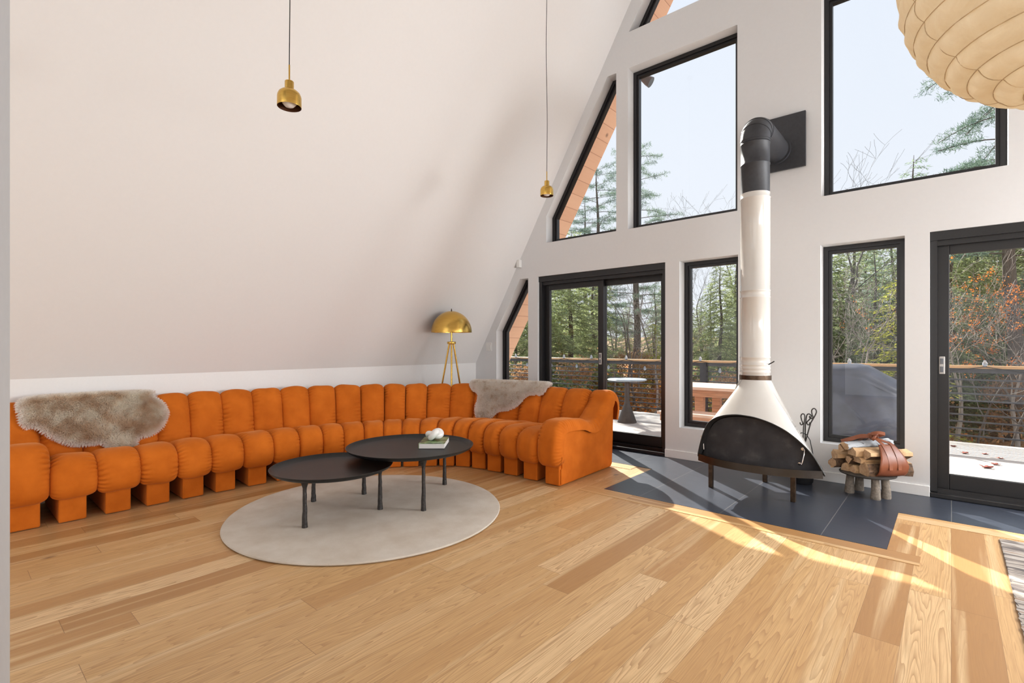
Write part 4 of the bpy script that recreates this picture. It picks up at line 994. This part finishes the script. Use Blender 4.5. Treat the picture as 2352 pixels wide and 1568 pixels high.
b = B(); b.box((-1.478, GY - 0.047, 2.822), (-0.985, GY - 0.022, 3.32), None, 0.003); b.box((-1.465, GY - 0.022, 2.835), (-0.998, GY, 3.307)); b.build('wall_plate', M['flue_black'], fp)
B().cyl((ax_ + 0.105, ay_ - 0.03, 1.045), (ax_ + 0.155, ay_ - 0.045, 1.075), 0.0045, n=8).build('damper_handle', M['black_satin'], fp, True, 40)

# pot of fire tools behind it
px, py = -0.985, 4.985
t = thing('fire_tool_pot', 'black iron pot on the hearth behind the cone fireplace', 'pot', (px, py, 0.004))
lathe_obj('pot_body', [(0, 0.0), (0.075, 0.0), (0.088, 0.02), (0.098, 0.18), (0.104, 0.185), (0.098, 0.19), (0.090, 0.18), (0.08, 0.02), (0, 0.015)], (px, py, 0.004), M['pot'], t, 40)
pb = [(px + 0.098 * math.cos(a), py, 0.19 + 0.245 * math.sin(a)) for a in np.linspace(0, PI, 24)]
B().tube([(-0.89, py, 0.18), (-0.905, py, 0.30), (-0.922, py, 0.385), (-0.95, py, 0.430), (-0.985, py, 0.44), (-1.03, py, 0.41), (-1.06, py, 0.33), (-1.078, py, 0.18)], 0.004, 8).build('pot_handle', M['pot'], t, True)
def tool(name, label, shaft, loop, tail):
    t = thing(name, label, 'fire tool', (shaft[0][0], shaft[0][1], shaft[0][2]), 'wrought iron fire tools in the pot')
    B().tube(shaft, 0.0052, 8).build('shaft', M['iron'], t, True, 60)
    L = crom(np.array(loop), 40)[0]; B().tube([tuple(p) for p in L], 0.0050, 8).build('looped_handle', M['iron'], t, True, 60)
    return t
tool('fire_poker', 'wrought iron poker with the tallest looped handle in the hearth pot', [(-1.035, 4.985, 0.03), (-0.917, 4.985, 0.530)], [(-0.917, 4.985, 0.530), (-0.876, 4.985, 0.618), (-0.877, 4.985, 0.650), (-0.894, 4.985, 0.660), (-0.909, 4.985, 0.640), (-0.905, 4.985, 0.606), (-0.899, 4.985, 0.585), (-0.908, 4.985, 0.570), (-0.924, 4.985, 0.577), (-0.924, 4.985, 0.594)], None)
tool('fire_tongs', 'wrought iron fire tool with left heart shaped scroll handle', [(-0.985, 4.965, 0.03), (-0.966, 4.965, 0.50)], [(-0.966, 4.965, 0.50), (-0.957, 4.965, 0.580), (-0.962, 4.965, 0.605), (-0.976, 4.965, 0.608), (-0.987, 4.965, 0.588), (-0.981, 4.965, 0.552), (-0.972, 4.965, 0.528), (-0.978, 4.965, 0.512), (-0.990, 4.965, 0.516), (-0.993, 4.965, 0.532)], None)
tool('fire_shovel', 'wrought iron fire tool with middle curled scroll handle', [(-0.965, 4.99, 0.03), (-0.958, 4.99, 0.50)], [(-0.958, 4.99, 0.50), (-0.949, 4.99, 0.585), (-0.938, 4.99, 0.607), (-0.922, 4.99, 0.606), (-0.912, 4.99, 0.590), (-0.925, 4.99, 0.563), (-0.946, 4.99, 0.536), (-0.940, 4.99, 0.514), (-0.927, 4.99, 0.518), (-0.922, 4.99, 0.537)], None)

# ------------------------------------------------------------------ low stool with firewood in a leather sling
PA, PW, PC = V((0.72, 0.694, 0)), V((0.694, -0.72, 0)), V((-0.505, 4.915, 0))
def pp(a, w, z): p = PC + PA * a + PW * w; return V((p.x, p.y, z))
t = thing('log_stool', 'low dark stool with four thick grey brown legs under the firewood', 'stool', (PC.x, PC.y, 0.004))
b = B(); prof = [(0, 0.168), (0.17, 0.168), (0.19, 0.176), (0.192, 0.184), (0.185, 0.188), (0, 0.186)]
b.lathe(prof, (PC.x, PC.y, 0), 56); b.build('seat', M['stool_seat'], t, True, 40)
for (x, y) in ((-0.626, 4.911), (-0.576, 5.04), (-0.444, 4.822), (-0.385, 4.905)):
    b = B(); b.tube([(x, y, 0.004), (x, y, 0.01), (x + 0.002, y, 0.07), (x + (PC.x - x) * 0.06, y + (PC.y - y) * 0.06, 0.170)], [0.034, 0.0355, 0.031, 0.0255], 18); b.build('leg', M['stone_leg'], t, True, 50)
def firewood(label, a, w, z, L, sec, turn=0.0, bark=(), yaw=0.0, mats=None, tilt=0.0):
    """sec: cross-section points (w,z) relative; bark: indices of faces that carry bark"""
    ca, sa = math.cos(turn), math.sin(turn); sec = [(p * ca - q * sa, p * sa + q * ca) for p, q in sec]
    da = (PA * math.cos(yaw) + PW * math.sin(yaw)); dw = (PW * math.cos(yaw) - PA * math.sin(yaw))
    rng = random.Random(hash(label) % 1000 if False else len(label)); N = 8; m = len(sec); vs = []
    for j in range(N + 1):
        q = j / N - 0.5
        for (x, y) in sec:
            k = 1 + 0.05 * math.sin(7 * q + x * 90) + 0.03 * math.sin(19 * q + y * 140)
            p = pp(a, w, z) + da * (L * q + 0.006 * math.sin(x * 200)) + dw * (x * k) + V((0, 0, y * k + tilt * q)); vs.append(tuple(p))
    fs, mi = [], []
    for j in range(N):
        for i in range(m): fs.append([j * m + i, j * m + (i + 1) % m, (j + 1) * m + (i + 1) % m, (j + 1) * m + i]); mi.append(1 if i in bark else 0)
    fs += [list(range(m))[::-1], [N * m + i for i in range(m)]]; mi += [2, 2]
    o = npmesh('firewood_log', vs, fs, mats or [M['firewood'], M['bark'], M['endgrain']], None, False, mi)
    bm = bmesh.new(); bm.from_mesh(o.data); bmesh.ops.recalc_face_normals(bm, faces=bm.faces[:]); bm.to_mesh(o.data); bm.free()
    return tag(o, label, 'firewood', 'firewood on the low stool')
rnd_ = lambda r, n=14: [(r * math.cos(2 * PI * k / n), r * math.sin(2 * PI * k / n)) for k in range(n)]
wed = lambda s: [(-0.5 * s, -0.38 * s), (0.45 * s, -0.42 * s), (0.52 * s, -0.1 * s), (0.1 * s, 0.45 * s), (-0.35 * s, 0.25 * s)]
firewood('round split log with cut end, lowest and outermost left on the stool', -0.01, -0.155, 0.234, 0.35, [(x, y if y < 0.018 else 0.018 + (y - .018) * .5) for x, y in rnd_(0.044)], 0.5, range(0, 14))
firewood('pale wedge log on the stool seat second from the left end', 0.02, -0.062, 0.218, 0.34, wed(0.075), 0.1, (0,))
firewood('short wedge log in the middle of the bottom row on the stool', 0.04, 0.012, 0.217, 0.34, wed(0.07), 0.0, (0,), 0.05)
firewood('thick log with a dark knot on its end beside the leather sling', 0.075, 0.092, 0.238, 0.36, [(-.05, -.048), (.045, -.05), (.06, -.01), (.035, .045), (-.02, .055), (-.055, .01)], 0.0, (1, 2))
firewood('split log lying over the outermost left log with its end cut flat', -0.005, -0.125, 0.305, 0.35, wed(0.085), 0.35, (3,), 0.06)
firewood('thin brown split log in the middle row of the firewood', 0.03, -0.048, 0.286, 0.33, wed(0.066), 1.0, (0, 1), -0.05)
firewood('broad flat split log in the middle row next to the sling', 0.055, 0.040, 0.298, 0.34, [(-.055, -.02), (.05, -.024), (.06, .0), (.02, .026), (-.05, .02)], 0.1, (0,), 0.05)
firewood('big split log in the upper row with a sawn half round end', 0.03, 0.010, 0.356, 0.34, [(-.052, -.028), (.05, -.03), (.055, .01), (.02, .035), (-.03, .036), (-.056, .01)], 0.05, (3, 4))
firewood('narrow split log on the upper left of the firewood pile', -0.01, -0.085, 0.362, 0.33, wed(0.06), 2.4, (0,), -0.06)
firewood('pale log behind the sling at the far side of the pile', 0.085, 0.095, 0.352, 0.34, wed(0.08), 0.6, (0,), 0.0)
firewood('white birch log with black bark scars on top of the pile', 0.02, -0.035, 0.405, 0.36, [(.060 * math.cos(q), .030 * math.sin(q)) for q in np.linspace(0, 2 * PI, 16, endpoint=False)], 0.0, range(0, 16), 0.06, [M['firewood'], M['birch'], M['endgrain']], 0.03)

sl_ = thing('leather_log_carrier', 'tan leather log carrier wrapped round the firewood with knotted straps', 'log carrier', (PC.x, PC.y, 0.19))
sec = crom(np.array([(-.12, .405), (-.175, .37), (-.205, .30), (-.205, .235), (-.165, .192), (-.08, .1885), (.06, .1885), (.13, .192), (.168, .225), (.182, .28), (.170, .335), (.140, .385), (.105, .425)]), 60)[0]
na = 14; vs = []
for off in (0, 0.0045):
    for j, (w, z) in enumerate(sec):
        q = j / 59; e = abs(2 * q - 1); a0 = -0.045 + 0.05 * max(0, e - 0.6) / 0.4; a1 = 0.185 - 0.055 * max(0, e - 0.6) / 0.4
        nn = V((w - 0, 0, z - 0.29)).normalized()
        for i in range(na + 1):
            r = i / na; sag = 0.010 * math.sin(PI * r) + 0.005 * math.sin(9 * r + q * 6) * max(0, e - .3)
            vs.append(tuple(pp(a0 + (a1 - a0) * r, w + nn.x * (off + sag * 0.6), max(z + nn.z * (off + sag * 0.6), 0.1882 if off == 0 else 0.1884))))
m = na + 1; K = 60 * m; fs = []
for j in range(59):
    for i in range(na): q = j * m + i; fs += [[q, q + 1, q + m + 1, q + m], [K + q, K + q + m, K + q + m + 1, K + q + 1]]
for i in range(na): fs += [[i, K + i, K + i + 1, i + 1], [59 * m + i, 59 * m + i + 1, K + 59 * m + i + 1, K + 59 * m + i]]
for j in range(59): fs += [[j * m, (j + 1) * m, K + (j + 1) * m, K + j * m], [j * m + na, K + j * m + na, K + (j + 1) * m + na, (j + 1) * m + na]]
npmesh('leather_sling', vs, fs, M['leather'], sl_)
def strap(path, wdir, w=0.026, th=0.004, name='strap'):
    P = crom(np.array(path), 36)[0]; b = B(); vs = []
    for k in range(36):
        d = V(P[min(k + 1, 35)]) - V(P[max(k - 1, 0)]); d.normalize(); x = V(wdir) - d * V(wdir).dot(d); x.normalize(); nn = d.cross(x)
        for sx, sy in ((-1, -1), (1, -1), (1, 1), (-1, 1)): vs.append(tuple(V(P[k]) + x * sx * w / 2 + nn * sy * th / 2))
    fs = [[k * 4 + i, k * 4 + (i + 1) % 4, (k + 1) * 4 + (i + 1) % 4, (k + 1) * 4 + i] for k in range(35) for i in range(4)] + [[0, 3, 2, 1], [140, 141, 142, 143]]
    b.add(vs, fs); return b.build(name, M['leather'], sl_, True, 40)
kn = (0.035, 0.015)
for a in (0.035, 0.105):
    strap([pp(a, .195, .25), pp(a, .190, .30), pp(a, .172, .355), pp(a, .142, .400), pp(a, .110, .432), pp((a + kn[0]) / 2, .07, .452), pp(kn[0], kn[1] + .015, .470)], PA, 0.028)
    strap([pp(a, -.205, .30), pp(a, -.18, .375), pp(a, -.12, .425), pp((a + kn[0]) / 2, -.05, .455), pp(kn[0], kn[1] - .01, .472)], PA, 0.028)
b = B(); kp = []
for i in range(60):
    q = 2 * PI * i / 60; kp.append(pp(kn[0] + 0.020 * math.cos(q) + 0.012 * math.cos(2 * q), kn[1] + 0.026 * math.sin(q), 0.474 + 0.016 * math.sin(2 * q)))
b.tube(kp, 0.0125, 12, False, True); b.build('knot', M['leather'], sl_, True)
strap([pp(kn[0], kn[1], .478), pp(kn[0] - .03, kn[1] + .02, .50), pp(kn[0] + 0.0, kn[1] + .05, .515), pp(kn[0] + .05, kn[1] + .055, .505), pp(kn[0] + .03, kn[1] + .02, .485)], (0, 0, 1), 0.024, 0.004, 'strap_loop')
strap([pp(kn[0], kn[1], .474), pp(-.03, -.02, .475), pp(-.08, -.07, .445), pp(-.13, -.12, .415)], (0, 0, 1), 0.03, 0.004, 'strap_end')
# ------------------------------------------------------------------ the woods beyond the deck
def gz(x, y):
    r = math.hypot(x + 2, y - 5)
    side = 1 / (1 + math.exp((x + 0.22 * y + 2.6) * 0.9))       # 1 on the left, 0 on the right
    zl = -1.15 + 0.055 * max(0, y - 9); zr = -1.9 + 0.02 * max(0, y - 9)
    return zl * side + zr * (1 - side) + 0.25 * math.sin(x * 0.35 + 1) * math.cos(y * 0.27) 
vs, fs = [], []
gx = np.linspace(-60, 30, 91); gy = np.linspace(9.15, 75, 67)
for y in gy:
    for x in gx: vs.append((x, y, gz(x, y) + 0.06 * math.sin(x * 3.1 + y * 1.7)))
W_ = len(gx)
for j in range(len(gy) - 1):
    for i in range(W_ - 1): q = j * W_ + i; fs.append((q, q + 1, q + W_ + 1, q + W_))
struct(npmesh('ground', vs, np.array(fs), M['litter']))

def cards(pos, dirs, ups, ln, wd):
    """thin leaf shaped quads"""
    pos, dirs, ups = np.asarray(pos), np.asarray(dirs), np.asarray(ups)
    dirs = dirs / (np.linalg.norm(dirs, axis=1)[:, None] + 1e-9)
    sd = np.cross(dirs, ups); sd /= np.linalg.norm(sd, axis=1)[:, None] + 1e-9
    ln = np.asarray(ln)[:, None]; wd = np.asarray(wd)[:, None]
    v = np.stack([pos, pos + dirs * ln * .45 + sd * wd * .5, pos + dirs * ln, pos + dirs * ln * .45 - sd * wd * .5], 1)
    f = np.arange(len(pos) * 4).reshape(-1, 4); return v.reshape(-1, 3), f

def conifer(name, H, spread, nb, dens, droop, rise, clen, cwid, seed, leafm, lo=0.1, sparse=0.0, bark='trunk_bark', tufty=False, thick=1.0):
    rng = np.random.default_rng(seed); b = B()
    n = 12; b.tube([(0.06 * H / 10 * math.sin(k), 0.05 * math.cos(k * 1.3), H * k / n) for k in range(n + 1)], [0.022 * thick * H * (1 - k / n) ** 0.8 * 0.75 + 0.008 for k in range(n + 1)], 9)
    P, D, U, Ls = [], [], [], []
    for i in range(nb):
        hf = lo + (0.985 - lo) * (i + rng.uniform(0, 1)) / nb
        if rng.uniform() < sparse: continue
        a = i * 2.399963 + rng.normal(0, .35); L = H * spread * (1 - hf) ** 0.75 * rng.uniform(.65, 1.12) + 0.25
        if tufty: L = H * spread * (0.35 + 0.65 * (1 - hf) ** 0.5) * rng.uniform(.5, 1.1)
        dx, dy = math.cos(a), math.sin(a); ns = max(4, int(L / 0.16)); pts = []
        for k in range(ns + 1):
            q = k / ns; pts.append((dx * L * q + 0.04 * L * math.sin(q * 5 + i), dy * L * q + 0.04 * L * math.cos(q * 4 + i), H * hf + L * (rise * q - droop * q * q)))
        b.tube(pts[::2] if len(pts) > 6 else pts, [max(0.004, 0.007 * L * (1 - k / len(pts)) + 0.004) for k in range(len(pts[::2] if len(pts) > 6 else pts))], 4)
        for k in range(1, ns + 1):
            q = k / ns
            if q < (0.35 if tufty else 0.12): continue
            tw = L * 0.34 * (1 - q) ** 0.6 + 0.16
            for s_ in (-1, 1):
                ang = a + s_ * rng.uniform(.6, 1.2); tl = tw * rng.uniform(.5, 1.1)
                m = max(2, int(tl * dens))
                for r in range(m):
                    w = (r + rng.uniform(0, 1)) / m
                    base = np.array(pts[k]) + np.array([math.cos(ang), math.sin(ang), -0.25 * w + rng.normal(0, .06)]) * tl * w
                    P.append(base + rng.normal(0, .03, 3))
                    if tufty: D.append([rng.normal(), rng.normal(), rng.normal() + .5]); U.append(rng.normal(0, 1, 3))
                    else:
                        aa = ang + rng.normal(0, .7); D.append([math.cos(aa), math.sin(aa), rng.normal(-.25, .3)]); U.append([rng.normal(0, .5), rng.normal(0, .5), 1])
                    Ls.append(rng.uniform(.7, 1.3))
    Ls = np.array(Ls)
    v, f = cards(P, D, U, Ls * clen, Ls * cwid)
    o = bpy.data.objects.new(name, None); C.objects.link(o)
    b.build('trunk', M[bark], o, True, recalc=False)
    npmesh('foliage', v, f, M[leafm], o, smooth=False)
    return o
def bare_tree(name, H, seed, mat, trunk_r, lean=0.0, depth=6, spread=0.55, leaf=None, nleaf=0, leafsize=0.1, first=0.25):
    rng = random.Random(seed); b = B(); tips = []
    def grow(p, d, L, r, lev):
        n = 4; path = [p]; rs = [r]
        for k in range(n):
            d = (d + V((rng.gauss(0, .10), rng.gauss(0, .10), rng.gauss(0.03, .07)))).normalized(); p = p + d * L / n; path.append(p); rs.append(max(0.003, r * (1 - 0.45 * (k + 1) / n)))
            if lev >= 2: tips.append((p, d))
        b.tube(path, rs, 8 if lev == 0 else (5 if lev < 3 else 3), caps=False)
        if lev >= depth: return
        nb = 2 if lev == 0 else rng.choice((2, 3, 3))
        for k in range(nb):
            q = path[-1] if k == 0 else path[rng.randint(2, n)]
            v = V((rng.gauss(0, 1), rng.gauss(0, 1), rng.gauss(.35, .5))).normalized()
            nd = (d * (1 - spread * (0.35 if k == 0 else 1)) + v * spread * (0.5 if k == 0 else 1.0)).normalized()
            grow(q, nd, L * rng.uniform(.62, .86), rs[-1] * (0.92 if k == 0 else 0.68), lev + 1)
    grow(V((0, 0, 0)), V((lean, 0, 1)).normalized(), H * first, trunk_r, 0)
    o = bpy.data.objects.new(name, None); C.objects.link(o)
    b.build('trunk', M[mat], o, True, recalc=False)
    if leaf:
        nr = np.random.default_rng(seed); pool = nr.integers(0, len(tips), max(8, nleaf // 9)); T = [tips[pool[i]] for i in nr.integers(0, len(pool), nleaf)]
        P = np.array([tuple(t_[0]) for t_ in T]) + nr.normal(0, .07, (nleaf, 3)); D = nr.normal(0, 1, (nleaf, 3)) - [0, 0, .3]
        v, f = cards(P, D, nr.normal(0, 1, (nleaf, 3)), nr.uniform(.7, 1.3, nleaf) * leafsize, nr.uniform(.5, .9, nleaf) * leafsize)
        npmesh('foliage', v, f, M[leaf], o, smooth=False)
    return o

FW, RT = V((-math.sin(math.radians(41.1)), math.cos(math.radians(41.1)), 0)), V((math.cos(math.radians(41.1)), math.sin(math.radians(41.1)), 0))
def spot_(brg, dist):
    """brg: sideways slope from the room's long view axis; dist: metres along it"""
    p = FW * dist + RT * brg * dist; return p.x, p.y
used = {}; real = {}
def plant(proto, H0, brg, dist, H, label, cat, group, rz, sx=1.0):
    if proto.name not in real: real[proto.name] = max(v.co.z for c in proto.children for v in c.data.vertices)
    H0 = real[proto.name]
    x, y = spot_(brg, dist); z = gz(x, y) - 0.1
    if proto.name not in used: o = proto; used[proto.name] = 1
    else: o = copy_tree(proto)
    o.location = (x, y, z); o.rotation_euler = (0, 0, rz); s = H / H0; o.scale = (s * sx, s * sx, s)
    return tag(o, label, cat, group)
hemA = conifer('hemlock_tree', 10, 0.30, 120, 30, 0.42, 0.10, 0.18, 0.055, 1, 'needle', 0.04)
hemB = conifer('hemlock_tree', 10, 0.26, 120, 30, 0.32, 0.05, 0.17, 0.055, 2, 'needle', 0.03)
hemC = conifer('spruce_tree', 10, 0.20, 90, 20, 0.20, 0.10, 0.15, 0.040, 3, 'needle_blue', 0.04)
pine = conifer('white_pine_tree', 12, 0.24, 62, 75, 0.10, 0.16, 0.15, 0.015, 4, 'needle_pine', 0.22, 0.1, tufty=True)
bigpine = conifer('white_pine_tree', 12, 0.30, 50, 90, 0.22, 0.10, 0.13, 0.014, 9, 'needle_pine', 0.40, 0.0, tufty=True, thick=0.95)
yel = conifer('young_hemlock_tree', 6, 0.26, 80, 26, 0.30, 0.12, 0.13, 0.045, 6, 'needle_yellow', 0.02)
bareA = bare_tree('bare_tree', 9, 11, 'twig_dark', 0.11, 0.03, 6)
bareB = bare_tree('bare_tree', 9, 14, 'twig', 0.05, -0.05, 6, 0.62, first=0.14)
tall = bare_tree('tall_bare_tree', 14, 21, 'trunk_bark', 0.15, 0.06, 6, 0.45, first=0.40)
maple = bare_tree('orange_maple_tree', 7, 31, 'twig_dark', 0.05, 0.1, 5, 0.62, 'leaf_orange', 1300, 0.06, first=0.40)
shrub = bare_tree('brown_shrub', 3, 41, 'twig', 0.02, 0.0, 5, 0.7, 'leaf_brown', 1300, 0.055, first=0.16)
u = lambda px: (px - 1176) / 1156.0
top = lambda v_, d: 1.2 + (794 - v_) / 1156.0 * d
def put(proto, H0, px, d, vtop, label, cat, group, rz=0.0, sx=1.0):
    x, y = spot_(u(px), d); plant(proto, H0, u(px), d, max(2.0, top(vtop, d) - gz(x, y)), label, cat, group, rz, sx)
GC, GB, GS = 'conifers in the woods beyond the deck', 'bare deciduous trees in the woods', 'brown shrubs under the trees'
L1 = 'dense dark green hemlock tree in the woods beyond the deck railing'
# (slope of bearing in px of the view, distance, top row)
for k, (px, d, v_, sx) in enumerate([(1185, 17, 640, 1.1), (1255, 15, 540, 1.15), (1310, 16.5, 520, 1.1), (1362, 20, 560, 1.1), (1215, 26, 640, 1.2), (1290, 30, 620, 1.2), (1530, 28, 640, 1.2), (1575, 24, 660, 1.0), (1655, 18, 598, 1.0), (1690, 23, 575, 1.0), (1745, 21, 560, 1.1), (1800, 24, 540, 1.1), (1850, 22, 540, 1.1), (1905, 19, 520, 1.0), (1960, 24, 500, 1.2), (2050, 25, 505, 1.2), (2110, 22, 500, 1.2), (2185, 16, 470, 1.1), (2240, 17, 440, 1.1), (2300, 18, 450, 1.2), (2390, 17, 430, 1.2), (2460, 20, 420, 1.2), (2560, 18, 430, 1.2), (2700, 20, 400, 1.2), (1610, 32, 690, 1.2), (1440, 38, 700, 1.3), (1340, 40, 690, 1.3), (1990, 34, 560, 1.3), (2140, 32, 540, 1.3), (2230, 30, 520, 1.3), (2340, 28, 500, 1.3), (1740, 34, 640, 1.3), (1870, 32, 600, 1.3), (1100, 30, 670, 1.2), (1010, 36, 680, 1.2)]):
    put(hemA if k % 2 == 0 else hemB, 10, px, d, v_, L1, 'tree', GC, k * 1.7, sx)
L2 = 'blue green white pine tree with tufted branches rising above the woods'
for k, (px, d, v_) in enumerate([(1372, 23, 372), (1462, 25, 318), (1342, 27, 450)]):
    put(pine, 12, px, d, v_, L2, 'tree', 'white pines above the woods', k * 2.1)
put(bigpine, 12, 2326, 14.5, -40, 'tall white pine with thick dark trunk outside the right sliding door', 'tree', None, 0.9, 1.0)
put(hemC, 10, 2100, 24, 352, 'pointed spruce top showing at the bottom of the big right window', 'tree', None, 0.4, 0.9)
L3 = 'narrow blue green spruce standing among the hemlocks'
for k, (px, d, v_) in enumerate([(1415, 22, 690), (1505, 26, 640), (1632, 26, 640), (1780, 19, 600), (2010, 21, 560), (2275, 24, 480), (2420, 26, 450), (2210, 22, 500)]):
    put(hemC, 10, px, d, v_, L3, 'tree', 'spruces among the hemlocks', k * 1.3)
put(yel, 6, 2062, 12.5, 625, 'sunlit yellow green young hemlock outside the right narrow window', 'tree', None, 0.2)
put(yel, 6, 1500, 19, 735, 'small yellow green young hemlock beyond the bistro table', 'tree', None, 1.2)
put(tall, 14, 1432, 14.5, 520, 'straight tall bare trunk seen through the left sliding door', 'tree', None, 0.3)
put(tall, 14, 1462, 15.5, 540, 'slightly leaning bare trunk right of the straight trunk in the left door', 'tree', None, 2.2)
L4 = 'leafless deciduous tree with fine branches against the sky'
for k, (px, d, v_) in enumerate([(1548, 24, 415), (1583, 26, 425), (1905, 21, 350), (1945, 22, 335), (1500, 22, 560), (1400, 24, 600), (1225, 22, 560), (1620, 27, 560), (1700, 26, 430)]):
    put(bareA, 9, px, d, v_, L4, 'tree', GB, k * 1.9)
L5 = 'pale grey twiggy bare sapling at the edge of the woods'
for k, (px, d, v_) in enumerate([(1980, 12.5, 545), (1930, 13.5, 600), (1505, 15, 640), (1470, 17, 690), (2200, 12.5, 560), (2330, 12, 600), (1575, 16, 700), (1410, 16, 700)]):
    put(bareB, 9, px, d, v_, L5, 'tree', 'pale saplings at the edge of the woods', k * 2.3)
L6 = 'young maple with scattered orange autumn leaves outside the right sliding door'
for k, (px, d, v_) in enumerate([(2300, 11.5, 560), (2380, 12.0, 540), (2240, 12.5, 600)]):
    put(maple, 7, px, d, v_, L6, 'tree', 'orange maples outside the right door', k * 2.5)
L7 = 'brown leafed shrub in the undergrowth below the deck railing'
rg = random.Random(12)
for k in range(34):
    px = 1160 + k * 37 + rg.uniform(-12, 12); d = rg.uniform(12.5, 20)
    put(shrub, 3, px, d, rg.uniform(845, 900), L7, 'shrub', GS, k * 1.1)
# loose drift of leaves and low growth on the forest floor, nobody could count it
nr = np.random.default_rng(77); N = 26000
px = nr.uniform(1100, 2600, N); d = 10.5 + 20 * nr.uniform(0, 1, N) ** 1.6
P = np.array([(*spot_(u(a), b_), 0) for a, b_ in zip(px, d)])
P[:, 2] = [gz(a, b_) + 0.02 for a, b_ in P[:, :2]]
hgt = nr.uniform(0, 1, N) ** 4 * 0.6; P[:, 2] += hgt
v, f = cards(P, nr.normal(0, 1, (N, 3)), nr.normal(0, 1, (N, 3)), nr.uniform(.08, .2, N), nr.uniform(.05, .12, N))
mi = (nr.uniform(0, 1, N) < np.clip(0.75 - (px - 1300) / 500, 0.03, 0.75)).astype(int)
tag(npmesh('leaf_drift', v, f, [M['leaf_brown'], M['leaf_orange']], None, False, mi), 'drift of fallen orange and brown leaves covering the forest floor', 'leaves', kind='stuff')
